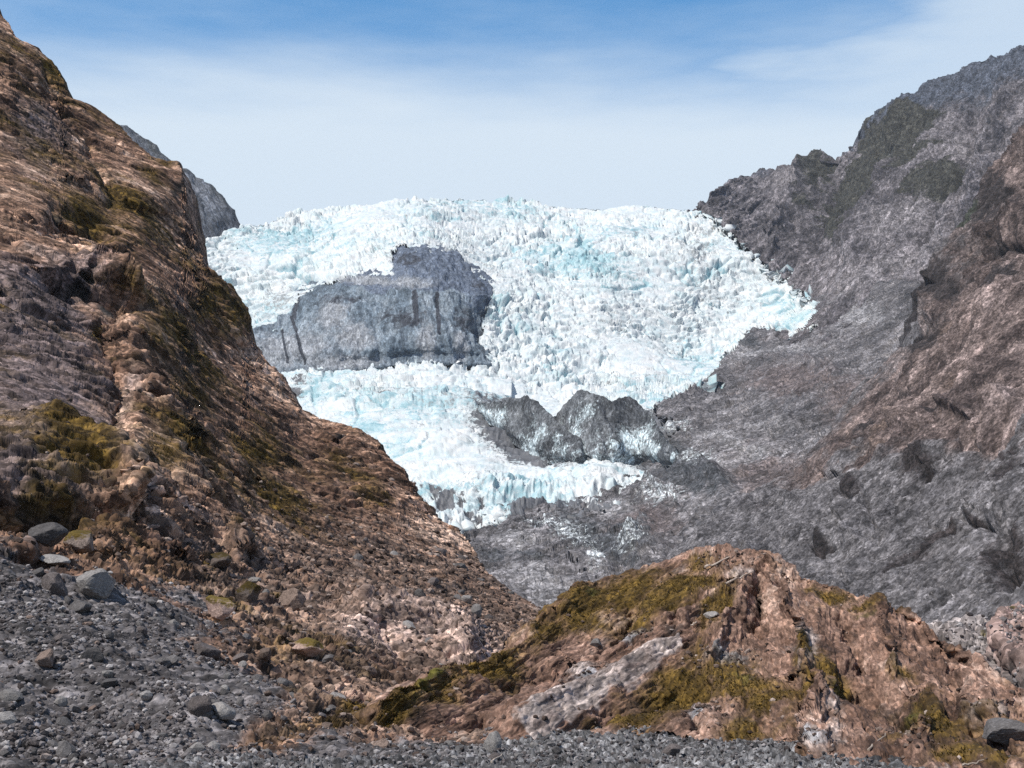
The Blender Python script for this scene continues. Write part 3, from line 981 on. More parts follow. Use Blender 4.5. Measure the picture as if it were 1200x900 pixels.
grey = sst(-30, 30, (s.py - 560) + (s.px - 1000) * 0.16 + 40 * fbm(P, 70, 4, s.pix, 0.6, 181)) * 1.0
grey = np.maximum(grey, 0.75 * np.exp(-seg_dist(s.px, s.py, [(800, 650), (900, 588), (970, 520), (1010, 455), (1080, 378), (1112, 316), (1150, 238)]) / 22))
tan = blobs(s.px, s.py, [(1050, 510, 34, 12, -35), (1040, 530, 26, 10, -35), (1120, 390, 14, 30, 30), (1110, 505, 34, 8, -8), (1030, 540, 30, 12, 0), (1130, 440, 60, 8, -40), (1180, 470, 40, 8, -40), (1190, 565, 14, 4, 0)]) * 0.5
dark = blobs(s.px, s.py, [(1065, 397, 30, 11, -15), (1170, 290, 26, 10, 0), (1190, 640, 22, 34, 0), (1020, 500, 22, 7, -40), (1000, 580, 20, 18, 0), (1145, 612, 22, 7, 20), (1105, 490, 14, 7, 0), (960, 640, 22, 10, 10), (1185, 540, 20, 7, -10), (1090, 400, 40, 20, -40), (1165, 240, 30, 50, 30), (1110, 340, 22, 34, 30), (1180, 330, 40, 30, -30), (1185, 665, 40, 50, 0), (1190, 560, 40, 18, -15), (1100, 640, 50, 10, -40), (1040, 690, 50, 8, -40), (1060, 470, 30, 12, -40), (1090, 560, 40, 16, -30)]) * 0.85  # dark rock, with the shade of the crevices painted in as well
green = np.maximum(sst(-3, 3, poly_sd(s.px, s.py, [(1130, 280), (1150, 238), (1156, 240), (1140, 275), (1118, 300)])), 0) * 0.9
right_wall = s.build('rock_wall', wall_rock, {'strata': STW, 'grey': grey, 'tan': tan, 'dark': dark, 'green': green})
tag(right_wall, 'brown and grey ribbed rock wall of the valley at the right', 'rock wall', kind='structure')
# ------------------------------------------------------------------ left-hand hillside with the scree at its foot
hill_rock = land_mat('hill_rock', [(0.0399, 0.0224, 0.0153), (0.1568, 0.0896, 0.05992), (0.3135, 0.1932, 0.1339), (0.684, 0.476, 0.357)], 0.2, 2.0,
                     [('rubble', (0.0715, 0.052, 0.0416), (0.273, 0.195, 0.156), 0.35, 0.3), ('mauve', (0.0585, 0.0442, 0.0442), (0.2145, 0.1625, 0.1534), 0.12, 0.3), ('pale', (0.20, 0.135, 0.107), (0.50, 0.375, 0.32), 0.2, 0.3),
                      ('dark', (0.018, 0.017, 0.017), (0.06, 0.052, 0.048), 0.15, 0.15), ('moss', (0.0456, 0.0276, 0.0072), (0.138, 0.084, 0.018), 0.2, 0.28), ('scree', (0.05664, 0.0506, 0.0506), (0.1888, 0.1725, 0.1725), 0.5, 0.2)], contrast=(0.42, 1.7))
HILL_TOP = curve([(-160, -150), (-60, -60), (0, 9), (12, 22), (20, 40), (45, 52), (62, 65), (72, 80), (78, 97), (85, 110), (100, 120), (120, 135), (137, 147), (150, 160), (170, 175), (190, 188), (203, 198), (209, 210), (212, 230), (216, 250), (222, 280), (228, 297), (233, 318), (245, 338),
                  (262, 350), (272, 362), (283, 375), (290, 400), (297, 415), (304, 428), (315, 438), (325, 450), (340, 470), (350, 480), (370, 488), (390, 498), (400, 500), (420, 506), (435, 515), (450, 530), (462, 545), (470, 552), (480, 565), (490, 580), (500, 590), (515, 603),
                  (530, 612), (545, 625), (560, 645), (575, 665), (600, 685), (620, 697), (640, 710), (655, 722), (690, 745), (720, 765)])
D_HILL = tps([(-160, -150, 430), (-60, -60, 370), (0, 9, 335), (60, 65, 330), (137, 147, 325), (203, 198, 318), (213, 240, 305), (228, 297, 296), (262, 350, 285), (304, 428, 265), (350, 480, 248), (420, 506, 232), (470, 552, 215), (515, 603, 200), (560, 645, 186), (600, 685, 172), (655, 722, 155), (720, 765, 130),
              (0, 200, 228), (0, 330, 165), (0, 450, 120), (0, 560, 88), (0, 640, 71), (0, 720, 61), (0, 800, 53), (0, 900, 45.6), (0, 990, 40), (-160, 300, 180), (-160, 560, 84), (-160, 720, 58), (-160, 990, 38),
              (100, 250, 235), (100, 350, 180), (100, 450, 138), (100, 560, 100), (100, 650, 76), (100, 750, 60), (100, 850, 50), (100, 960, 42),
              (200, 350, 215), (200, 450, 165), (200, 550, 122), (200, 650, 88), (200, 750, 65), (200, 860, 50), (200, 960, 42.4),
              (300, 500, 190), (300, 600, 135), (300, 700, 90), (300, 790, 65), (300, 870, 51), (300, 960, 43),
              (400, 600, 165), (400, 700, 110), (400, 780, 76), (400, 850, 57), (400, 900, 48), (400, 960, 42.5),
              (500, 700, 132), (500, 760, 98), (500, 820, 72), (500, 866, 57), (500, 920, 46), (600, 740, 128), (600, 790, 92), (560, 800, 84), (660, 780, 110), (620, 850, 66), (720, 850, 70)])
def hill_relief(s):
    P = s.P
    STL = stretch(P, P3(260, 480, D_HILL(260., 480.)) - P3(60, 360, D_HILL(60., 360.)), 3.2)
    px, py = s.px, s.py
    scr_line = curve([(-160, 625), (0, 640), (80, 660), (150, 690), (220, 720), (280, 760), (340, 810), (380, 850), (420, 880), (720, 900)])
    edge_n = fbm(P, 14, 5, s.pix, 0.6, 205)
    scree = sst(-45, 45, py - scr_line(px) + 42 * edge_n)
    scree = scree * (1 - 0.85 * blob(px, py, 330, 855, 80, 26, -18) - 0.5 * blob(px, py, 400, 800, 60, 30, 0))
    lower = sst(560, 680, py)                              # finer broken ground low on the slope
    # big shapes first
    h = np.zeros(len(P))
    fx, fy = px, py
    px = fx + 13 * fbm(P, 16, 4, None, 0.6, 261) * np.clip(s.D.ravel() / 160, 0.4, 1.6) ** -0.5
    py = fy + 13 * fbm(P, 16, 4, None, 0.6, 265) * np.clip(s.D.ravel() / 160, 0.4, 1.6) ** -0.5
    for pl, w, a in [([(160, 385), (165, 430), (160, 480), (155, 540), (190, 600)], 22, 0.7), ([(128, 390), (128, 440), (136, 500), (134, 560), (150, 600)], 9, -1.8), ([(40, 520), (80, 545), (120, 570), (138, 590)], 26, 2.6), ([(10, 592), (60, 600), (110, 606)], 11, -3.4),
                     ([(70, 325), (105, 340), (150, 362)], 12, -5), ([(90, 315), (150, 345)], 8, 4), ([(200, 195), (212, 240), (228, 300), (270, 372)], 16, 2.5), ([(240, 345), (290, 420), (340, 480)], 14, 1.5), ([(165, 470), (220, 560), (280, 640)], 16, 1.0),
                     ([(55, 90), (100, 160), (130, 230)], 14, -2.5), ([(60, 260), (130, 270)], 8, -4), ([(420, 720), (480, 735), (550, 760)], 26, 2.4), ([(300, 770), (360, 800), (420, 815)], 13, -1.4), ([(250, 640), (300, 665)], 10, -1.4), ([(440, 740), (470, 770), (520, 790)], 8, -1.0)]:
        h += a * np.exp(-seg_dist(px, py, pl) / (0.8 * w))
    for pl, a in [([(60, 316), (100, 330), (152, 352)], 3.2), ([(-10, 585), (50, 590), (110, 602), (140, 598)], 2.6), ([(212, 640), (250, 655), (282, 668)], 1.0), ([(20, 640), (60, 634), (126, 643)], 0.9), ([(285, 642), (335, 668)], 0.8), ([(40, 262), (132, 282)], 1.8), ([(95, 212), (165, 252)], 1.8), ([(0, 345), (60, 380), (120, 395)], 1.2), ([(150, 470), (210, 520), (270, 560)], 1.2), ([(170, 540), (240, 590)], 1.0), ([(400, 512), (440, 524)], 1.2)]:
        h += 0.62 * ledge(px, py, pl, a, 24, 9)
    px, py = fx, fy
    h += 1.5 * fbm(P, 48, 3, s.pix, 0.45, 201) * (1 - scree) + 0.5 * fbm(P, 16, 3, s.pix, 0.5, 203) * scree
    s.push(h)
    P = s.P
    # broken rock along the bedding, fine blocks, loose stones
    W = P + np.stack((perlin(P, 7, 211), perlin(P, 7, 212), perlin(P, 7, 213)), 1) * 0.5
    amp = 0.7 + 0.6 * sst(-0.5, 0.5, fbm(P, 45, 3, None, 0.5, 209))
    crest = 1 - 0.5 * np.exp(-np.maximum(py - HILL_TOP(px), 0) / 9.0)
    T = P3(260, 480, D_HILL(260., 480.)) - P3(60, 360, D_HILL(60., 360.))
    nb1 = bed_normal(T, (0.5, -0.5, 0.7), 25)
    nb2 = bed_normal(T, (0.5, -0.5, 0.7), -40)
    lay = sst(-0.25, 0.35, fbm(P, 34, 3, None, 0.5, 271))
    up = 1 - 0.5 * lower
    h = up * (0.8 * lay + 0.45) * (0.62 * beds(W, nb1, 6.5, s.pix, 281) + 0.42 * beds(W, nb1, 2.7, s.pix, 283) + 0.24 * beds(W, nb1, 1.2, s.pix, 285) + 0.13 * beds(W, nb1, 0.55, s.pix, 287))
    h += up * (0.3 * beds(W, nb2, 5.0, s.pix, 291, 0.9) + 0.2 * beds(W, nb2, 2.0, s.pix, 293, 0.9))
    h -= up * (1.3 * cracks(W, T, 8, 8, 0.06, s.pix, 231) + 0.55 * cracks(W, T, 8, 3.4, 0.07, s.pix, 233))
    h += up * 0.6 * streaks(W, T, 8, 3.2, 6, s.pix, 221, 0.66)
    v = voronoi(stretch(W, T, 3.0), 1.5, 33)
    h += lod(1.9, s.pix) * (v[:, 3] * 0.10 + (v[:, 2] - 0.5) * 0.12 - 0.10 * np.exp(-(v[:, 1] - v[:, 0]) / 0.08))
    vv = voronoi(P + (edge_n * 0.4)[:, None], 0.95, 34)
    low = (0.15 + 0.85 * lower)
    h += low * lod(0.95, s.pix) * (vv[:, 3] * 0.22 + (vv[:, 2] - 0.5) * 0.20 + 0.06 * (0.5 - vv[:, 0]))
    v04 = voronoi(P, 0.42, 35)
    h += low * lod(0.42, s.pix) * (v04[:, 3] * 0.11 + (v04[:, 2] - 0.5) * 0.10)
    h += 0.13 * fbm(P, 1.2, 4, s.pix, 0.75, 227)
    stone = lod(0.95, s.pix) * (0.34 * (0.55 - vv[:, 0]) * (vv[:, 2] > 0.45)) + lod(0.42, s.pix) * (0.16 * (0.5 - v04[:, 0]) + 0.05 * v04[:, 3]) + 0.45 * fbm(P, 5, 5, s.pix, 0.55, 231)
    h = h * amp * crest * 1.0 * (1 - scree) + stone * scree
    STL = stretch(s.P, T, 3.2)
    s.push(h)
    return STL, scree, edge_n


s, (STL, scree, edge_n) = landform(hill_relief, -160, 720, HILL_TOP, curve([(-160, 985), (300, 985), (430, 935), (520, 900), (720, 870)]), D_HILL, step=1.1, ry=1.7, back=(160, 1.0, 26))
P = s.P
px, py = s.px, s.py
moss_n = fbm(P, 30, 5, s.pix, 0.6, 241)
moss = 0.17 + 0.40 * moss_n + 0.12 * sst(700, 300, py) + blobs(px, py, [(185, 405, 55, 40, 20), (215, 450, 55, 30, 25), (85, 555, 62, 34, 30), (60, 530, 40, 18, 30), (215, 520, 60, 28, 30), (185, 545, 40, 36, 0), (250, 560, 60, 16, 30), (195, 190, 22, 10, 45), (180, 200, 26, 14, 30), (70, 75, 24, 10, 45), (235, 365, 26, 24, 40), (262, 385, 34, 26, 40),
                                          (118, 385, 10, 12, 0), (280, 625, 26, 14, 20), (405, 545, 50, 16, 30), (330, 580, 60, 24, 30), (100, 250, 60, 16, 40), (150, 230, 50, 20, 40), (370, 850, 80, 20, -15), (300, 860, 50, 16, 0), (390, 870, 40, 12, 0), (295, 690, 14, 10, 0), (250, 655, 16, 7, 30), (420, 820, 40, 12, -10), (300, 520, 40, 30, 30), (440, 580, 36, 16, 40), (260, 700, 12, 8, 0), (340, 690, 30, 10, 0)]) * 0.5
moss = moss * (1 - 0.8 * scree)
dark = blobs(px, py, [(100, 333, 30, 11, 18), (135, 355, 26, 12, 25), (60, 600, 60, 12, 0), (30, 590, 30, 12, 0), (45, 130, 12, 14, 0), (65, 250, 26, 7, 15), (320, 795, 50, 14, 15), (360, 790, 40, 10, 10), (205, 225, 10, 20, 0), (260, 655, 14, 8, 0), (220, 300, 10, 40, 70), (400, 515, 20, 6, 20)]) * 0.62  # dark rock and rubble, plus shade painted under overhangs and at the edge
pale = 0.10 + 0.25 * fbm(P, 22, 3, s.pix, 0.5, 251) + blobs(px, py, [(148, 470, 10, 34, 15), (132, 520, 8, 40, 0), (140, 570, 12, 20, 0), (485, 738, 85, 26, 8), (430, 742, 50, 18, 0), (560, 740, 40, 14, 10), (230, 640, 16, 8, 0), (160, 590, 20, 12, 20), (560, 765, 40, 20, 0), (215, 605, 30, 7, 25), (165, 150, 30, 8, 35), (230, 430, 14, 8, 0), (40, 300, 40, 8, 25)]) * 0.6
pale = (pale + 0.35 * blobs(px, py, [(485, 738, 80, 24, 8), (560, 765, 40, 16, 0)])) * (1 - scree)
rub = sst(560, 650, py + 30 * edge_n) * sst(-40, 60, (px - 190)) * (1 - scree) * 0.55
mauve = sst(-40, 60, 140 - px + 40 * moss_n) * sst(280, 340, py) * sst(620, 560, py) * 0.8 + blobs(px, py, [(40, 160, 60, 60, 0)]) * 0.7
hill_masks = dict(moss=moss, scree=scree)
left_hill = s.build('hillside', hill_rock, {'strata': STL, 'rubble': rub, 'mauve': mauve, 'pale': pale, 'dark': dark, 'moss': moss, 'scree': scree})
tag(left_hill, 'steep brown rocky hillside at the left with mossy patches and grey scree at its foot', 'hillside', kind='structure')
HILL = s
print('hill', time.time() - T0)

# ------------------------------------------------------------------ rocky mound in the middle foreground
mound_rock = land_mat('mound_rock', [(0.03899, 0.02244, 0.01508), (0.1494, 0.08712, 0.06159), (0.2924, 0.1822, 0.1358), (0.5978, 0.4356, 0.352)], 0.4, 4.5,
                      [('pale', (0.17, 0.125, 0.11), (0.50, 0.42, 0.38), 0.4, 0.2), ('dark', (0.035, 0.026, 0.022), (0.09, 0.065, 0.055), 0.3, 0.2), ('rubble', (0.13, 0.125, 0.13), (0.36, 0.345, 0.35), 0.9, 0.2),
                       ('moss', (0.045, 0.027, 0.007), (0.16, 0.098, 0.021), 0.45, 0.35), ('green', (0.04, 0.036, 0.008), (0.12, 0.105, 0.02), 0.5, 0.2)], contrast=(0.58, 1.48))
MOUND_TOP = curve([(405, 874), (430, 861), (450, 842), (470, 826), (500, 812), (540, 795), (580, 785), (605, 772), (625, 755), (650, 736), (672, 708), (690, 690), (720, 672), (740, 664), (770, 659), (800, 652), (812, 646), (830, 645), (850, 648), (880, 651), (905, 655), (925, 664), (940, 675), (960, 681), (985, 688), (1005, 697), (1030, 701), (1050, 710), (1070, 720), (1088, 728),
                   (1100, 740), (1133, 757), (1153, 767), (1167, 785), (1200, 812), (1300, 880), (1340, 905)])
D_MOUND = tps([(405, 874, 57), (430, 862, 59), (500, 812, 68), (600, 775, 76), (690, 690, 86), (740, 664, 88), (830, 645, 89), (905, 655, 86), (940, 675, 83), (1000, 695, 79), (1090, 728, 74), (1133, 757, 69), (1200, 812, 60), (1340, 905, 45),
               (500, 850, 61.5), (600, 858, 60.2), (640, 864, 59.5), (700, 855, 61), (800, 848, 62), (860, 856, 60), (910, 866, 58), (960, 890, 50), (600, 820, 66), (700, 780, 72), (800, 750, 75), (800, 800, 68.5), (880, 700, 82), (870, 760, 73), (900, 820, 63), (950, 780, 67),
               (960, 850, 54), (1000, 760, 71), (1000, 830, 58), (1100, 790, 64), (1060, 870, 51), (1100, 860, 53), (1160, 830, 57), (1000, 905, 46.5), (1100, 905, 46), (1200, 905, 45), (1200, 860, 52), (1340, 960, 41), (1000, 960, 43), (1200, 960, 42), (700, 900, 57), (500, 890, 57)])
def mound_relief(s):
    P = s.P
    px = s.px + 9 * fbm(P, 3.5, 4, None, 0.6, 361)
    py = s.py + 9 * fbm(P, 3.5, 4, None, 0.6, 365)
    h = np.zeros(len(P))
    for pl, w, a in [([(905, 668), (880, 690), (862, 730), (840, 780)], 11, 0.9), ([(893, 680), (887, 700), (884, 740)], 5, -1.5), ([(912, 690), (935, 740), (950, 800)], 10, 1.0), ([(985, 720), (1000, 745), (1004, 770)], 8, -0.8), ([(1030, 720), (1045, 760), (1050, 790)], 9, 0.7), ([(1100, 750), (1115, 770), (1125, 800)], 8, -0.7),
                     ([(945, 815), (938, 845), (930, 875)], 6, -1.5), ([(965, 800), (958, 850), (950, 890)], 13, 0.9), ([(1000, 795), (1040, 820), (1060, 835)], 12, -1.2), ([(610, 850), (680, 815), (740, 785), (795, 762)], 15, 0.8), ([(620, 868), (700, 842), (770, 812), (830, 800)], 9, -0.9), ([(440, 852), (500, 825), (600, 785), (690, 705)], 12, 0.8),
                     ([(560, 850), (620, 800), (690, 770), (740, 720)], 9, -0.7), ([(790, 730), (785, 755)], 7, -1.0), ([(1140, 850), (1165, 868), (1190, 872)], 10, -1.4), ([(1130, 838), (1165, 842), (1200, 838)], 10, 0.9), ([(825, 855), (812, 842)], 4, -0.7), ([(850, 700), (800, 735), (760, 760)], 14, 0.5), ([(1080, 870), (1100, 850), (1090, 820)], 8, 0.6)]:
        h += a * np.exp(-seg_dist(px, py, pl) / (0.8 * w))
    for pl, a in [([(1015, 790), (1045, 800), (1080, 822)], 0.7), ([(862, 690), (890, 672), (915, 680)], 0.5), ([(735, 728), (765, 736), (795, 742)], 0.6), ([(540, 832), (600, 805), (660, 775)], 0.5), ([(940, 790), (990, 780), (1040, 786)], 0.5), ([(1090, 800), (1150, 820)], 0.5), ([(690, 770), (740, 752), (790, 756)], 0.5)]:
        h += 0.45 * ledge(px, py, pl, a, 22, 9)
    px, py = s.px, s.py
    h += 0.55 * fbm(P, 11, 3, s.pix, 0.5, 301)
    s.push(h * 1.15)
    P = s.P
    STB = stretch(P, P3(640, 850, 61) - P3(800, 760, 74), 3.5)
    STV = stretch(P, P3(960, 850, 54) - P3(910, 700, 82), 2.8)
    mixv = sst(800, 860, px)
    DW = np.stack((perlin(P, 2.5, 311), perlin(P, 2.5, 312), perlin(P, 2.5, 313)), 1) * 0.5


    TB = P3(800, 760, 74) - P3(640, 850, 61)
    TV = P3(960, 850, 54) - P3(910, 700, 82)

    def rock_relief(W, T, N, seed):
        W = P + DW * 0.35
        n1 = bed_normal(T, N, 20)
        n2 = bed_normal(T, N, -45)
        h = 0.42 * beds(W, n1, 2.6, s.pix, seed) + 0.26 * beds(W, n1, 1.0, s.pix, seed + 2) + 0.14 * beds(W, n1, 0.42, s.pix, seed + 4) + 0.2 * beds(W, n2, 2.0, s.pix, seed + 6, 0.9) + 0.07 * beds(W, n1, 0.2, s.pix, seed + 8)
        h -= 0.4 * cracks(W, T, 8, 2.8, 0.06, s.pix, 371 + seed) + 0.15 * cracks(W, T, 8, 1.1, 0.07, s.pix, 373 + seed)
        h += 0.22 * streaks(W, T, 5, 1.5, 6, s.pix, 321 + seed, 0.66)
        v = voronoi(stretch(W, T, 2.0), 1.1, 42 + seed)
        h += v[:, 3] * 0.10 + (v[:, 2] - 0.5) * 0.09 - 0.07 * np.exp(-(v[:, 1] - v[:, 0]) / 0.06)
        v = voronoi(stretch(W, T, 1.6), 0.42, 43 + seed)
        h += v[:, 3] * 0.05 + (v[:, 2] - 0.5) * 0.05
        return h + 0.12 * fbm(stretch(W, T, 3), 0.8, 4, s.pix, 0.7, 327 + seed)

    h = rock_relief(STB, TB, (-0.3, -0.6, 0.7), 0) * (1 - mixv) + rock_relief(STV, TV, (0.0, -0.6, 0.7), 50) * mixv
    W = STB * (1 - mixv)[:, None].astype(np.float32) + STV * mixv[:, None].astype(np.float32)
    slab = sst(-3, 6, poly_sd(px, py, [(598, 852), (622, 863), (650, 858), (692, 832), (740, 808), (802, 768), (796, 757), (765, 764), (720, 782), (680, 802), (640, 828)]) + 6 * fbm(STB, 1.5, 4, s.pix, 0.65, 331))
    h = h * (1 - 0.72 * slab) + slab * (0.2 + 0.12 * streaks(P, TB, 10, 0.9, 4, s.pix, 391, 0.7) + 0.10 * beds(P, bed_normal(TB, (-0.3, -0.6, 0.7), 0), 0.6, s.pix, 395))
    s.push(h * 0.66)
    W = stretch(s.P, TB, 3.5) * (1 - mixv)[:, None].astype(np.float32) + stretch(s.P, TV, 2.8) * mixv[:, None].astype(np.float32)
    return W, slab


s, (W, slab) = landform(mound_relief, 405, 1340, MOUND_TOP, curve([(405, 885), (430, 880), (500, 872), (600, 872), (640, 876), (700, 868), (800, 864), (860, 868), (900, 880), (930, 905), (960, 935), (1000, 960), (1340, 965)]), D_MOUND, step=0.95, ry=1.8, back=(34, 0.9, 22))
px, py = s.px, s.py
P = s.P
mn = fbm(P, 7, 5, s.pix, 0.6, 341)
moss = 0.21 + 0.42 * mn + blobs(px, py, [(470, 845, 55, 14, -28), (530, 820, 60, 14, -22), (590, 790, 60, 14, -25), (640, 760, 40, 14, -38), (690, 715, 50, 16, -42), (740, 690, 50, 24, -20), (800, 690, 50, 26, -20), (820, 660, 22, 16, 0), (770, 720, 46, 26, -20), (830, 740, 20, 60, 30), (850, 715, 20, 40, 30), (890, 820, 55, 34, 0), (870, 850, 40, 20, 0),
                                            (740, 845, 60, 20, -10), (790, 810, 40, 22, -30), (975, 700, 44, 12, 14), (1010, 715, 24, 9, 10), (1085, 850, 42, 26, 35), (1050, 830, 40, 10, 20), (1120, 880, 50, 14, 0), (1180, 890, 40, 14, 0), (1000, 800, 34, 10, 10), (980, 785, 50, 8, 25), (940, 770, 14, 12, 0), (1060, 790, 30, 10, 20), (640, 850, 30, 10, -30)]) * 0.68
moss = moss - 0.55 * blobs(px, py, [(920, 740, 22, 60, 15), (1000, 750, 50, 30, 10), (1080, 770, 50, 26, 20), (980, 860, 26, 40, 0), (660, 800, 60, 26, -28), (880, 690, 14, 30, 10), (1150, 800, 40, 20, 30)]) - 0.9 * slab
green = blobs(px, py, [(700, 700, 24, 8, -40), (1015, 725, 22, 6, 5), (985, 795, 24, 7, 0), (1080, 835, 26, 10, 40), (870, 790, 24, 10, 0), (500, 830, 40, 8, -25)]) * 0.6
pale = np.maximum(slab * 0.97, 0.05 + 0.25 * fbm(P, 5, 3, s.pix, 0.5, 351) + blobs(px, py, [(900, 662, 40, 9, -5), (870, 680, 30, 10, 0), (680, 790, 50, 14, -30), (600, 820, 40, 12, -30), (800, 665, 30, 8, -10), (945, 770, 10, 40, 15), (980, 850, 18, 34, 10), (1160, 842, 34, 8, 0), (960, 880, 26, 16, 0)]) * 0.5)
dark = blobs(px, py, [(887, 700, 7, 30, 10), (1030, 805, 36, 10, 20), (935, 850, 8, 28, 10), (745, 735, 14, 12, 0), (788, 750, 18, 14, 0), (1000, 740, 10, 22, 0), (1165, 866, 30, 9, 0), (815, 850, 10, 10, 0), (870, 845, 30, 12, 0)]) * 0.62  # mostly painted shade, laid in the gullies and under the overhanging slab
rub = blobs(px, py, [(850, 775, 40, 9, -10), (820, 830, 22, 14, 0), (1060, 855, 26, 7, 30), (690, 790, 26, 9, -20), (960, 875, 14, 10, 0), (745, 745, 30, 8, -10)]) * 0.75
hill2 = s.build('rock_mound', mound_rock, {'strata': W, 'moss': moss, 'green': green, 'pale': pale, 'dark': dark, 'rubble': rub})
tag(hill2, 'pinkish brown rocky mound with golden moss in the right foreground', 'rock mound')
MOUND = s
mound_masks = dict(moss=moss, slab=slab)
print('mound', time.time() - T0)

# pale rubble bank and low outcrop behind the right end of the mound
bank_rock = land_mat('bank_rock', [(0.13, 0.11, 0.105), (0.27, 0.235, 0.225), (0.45, 0.40, 0.385)], 0.3, 1.2, [('pink', (0.20, 0.13, 0.115), (0.46, 0.34, 0.30), 0.2, 0.2), ('moss', (0.06, 0.045, 0.01), (0.15, 0.12, 0.03), 0.3, 0.15)], contrast=(0.5, 1.5))
s = Sheet(1030, 1700, curve([(1030, 760), (1075, 730), (1092, 727), (1120, 726), (1150, 724), (1175, 728), (1200, 730), (1260, 735), (1420, 745), (1700, 770)]), curve([(1030, 830), (1200, 850), (1420, 930), (1700, 960)]),
          tps([(1030, 760, 96), (1092, 727, 100), (1200, 730, 98), (1420, 745, 94), (1030, 830, 80), (1200, 850, 68), (1150, 765, 88), (1420, 920, 55), (1700, 770, 88), (1700, 960, 48)]), step=0.9, back=(26, 0.9, 12))
P = s.P
px, py = s.px, s.py
oc = sst(-4, 8, poly_sd(px, py, [(1160, 790), (1168, 752), (1182, 735), (1205, 730), (1300, 740), (1300, 830), (1190, 820)]))
s.push(oc * 2.0 + 0.8 * fbm(P, 8, 3, s.pix, 0.5, 401))
P = s.P
vb = voronoi(P, 1.1, 51)
vb2 = voronoi(P, 0.5, 52)
s.push((vb[:, 3] * 0.3 + 0.3 * (0.5 - vb[:, 0]) + 0.14 * (vb2[:, 2] - 0.5) + 0.15 * vb2[:, 3]) + oc * 0.3 * fbm(P, 3, 5, s.pix, 0.6, 405, ridged=True))
BANK = s
bank = s.build('rubble_bank', bank_rock, {'strata': P, 'pink': oc * 0.9, 'moss': blobs(px, py, [(1152, 738, 10, 8, 0), (1182, 742, 12, 8, 0)]) * 0.7 - 0.1})
tag(bank, 'pale rubble bank and low pink outcrop behind the right end of the mound', 'rubble bank', kind='structure')

# ------------------------------------------------------------------ ground: one sheet out to the horizon
ground_mat = land_mat('ground_gravel', [(0.065, 0.064, 0.067), (0.14, 0.137, 0.14), (0.26, 0.255, 0.258)], 0.9, 3.5, [], contrast=(0.4, 1.6))


def axis(a, b, st, far, n=46):
    core = np.arange(a, b, st)
    g = np.geomspace(st, far, n)
    return np.concatenate((a - g[::-1], core, b + g))


gx = axis(-16, 16, 0.055, 5600)
gy = axis(43, 66, 0.055, 5600)
X, Y = np.meshgrid(gx, gy)
Z = -4.0 * sst(72, 130, Y) - 2.0 * sst(30, 60, np.abs(X)) - 1.5 * sst(43, 20, Y) - 0.3
G = np.stack((X, Y, Z + 0.3), -1)
P = G.reshape(-1, 3).astype(np.float32)
near = (sst(22, 15, np.abs(P[:, 0] - 0)) * sst(38, 44, P[:, 1]) * sst(76, 66, P[:, 1])).astype(np.float32)
a = voronoi(P, 0.7, 61)
b = voronoi(P, 0.34, 62)
c = voronoi(P, 0.17, 63)
hz = 0.28 * fbm(P, 6, 4, None, 0.5, 411) + near * (0.16 * a[:, 3] + 0.16 * (0.5 - a[:, 0]) * (a[:, 2] > 0.5) + 0.10 * (0.5 - b[:, 0]) + 0.10 * b[:, 3] + 0.06 * (c[:, 2] - 0.5) + 0.05 * c[:, 3])
G[..., 2] += hz.reshape(X.shape)
# quads() winds for (down, right); here rows run away from the camera
Q = quads(*X.shape)[:, ::-1]
ground = mesh_from('ground', G.reshape(-1, 3), Q, ground_mat, {'strata': P}, True)
tag(ground, 'grey gravel ground in the foreground', 'ground', kind='structure')
print('ground', time.time() - T0)
#@@OBJECTS
# ================================================================== LOOSE THINGS
rng = np.random.default_rng(11)


def ico(sub):
    bm = bmesh.new()
    bmesh.ops.create_icosphere(bm, subdivisions=sub, radius=1.0)
    V = np.array([v.co[:] for v in bm.verts])
    T = np.array([[v.index for v in f.verts] for f in bm.faces])
    bm.free()
    return V, T


ICO1, ICO2, ICO3 = ico(1), ico(2), ico(4)


def stone_shape(V, seed, planes=11, rough=0.04):
    """an angular broken stone: a ball cut by random planes, then roughened"""
    r = np.random.default_rng(seed)
    n = r.normal(size=(planes, 3))
    n /= np.linalg.norm(n, axis=1)[:, None]
    c = r.uniform(0.62, 0.98, planes)
    dots = V @ n.T
    rad = np.min(np.where(dots > 0.05, c / np.maximum(dots, 0.05), 1.15), axis=1)
    S = V * np.minimum(rad, 1.15)[:, None]
    if rough:
        S = S * (1 + rough * fbm((S + seed).astype(np.float32), 0.6, 4, None, 0.55, seed % 50))[:, None]
    return S


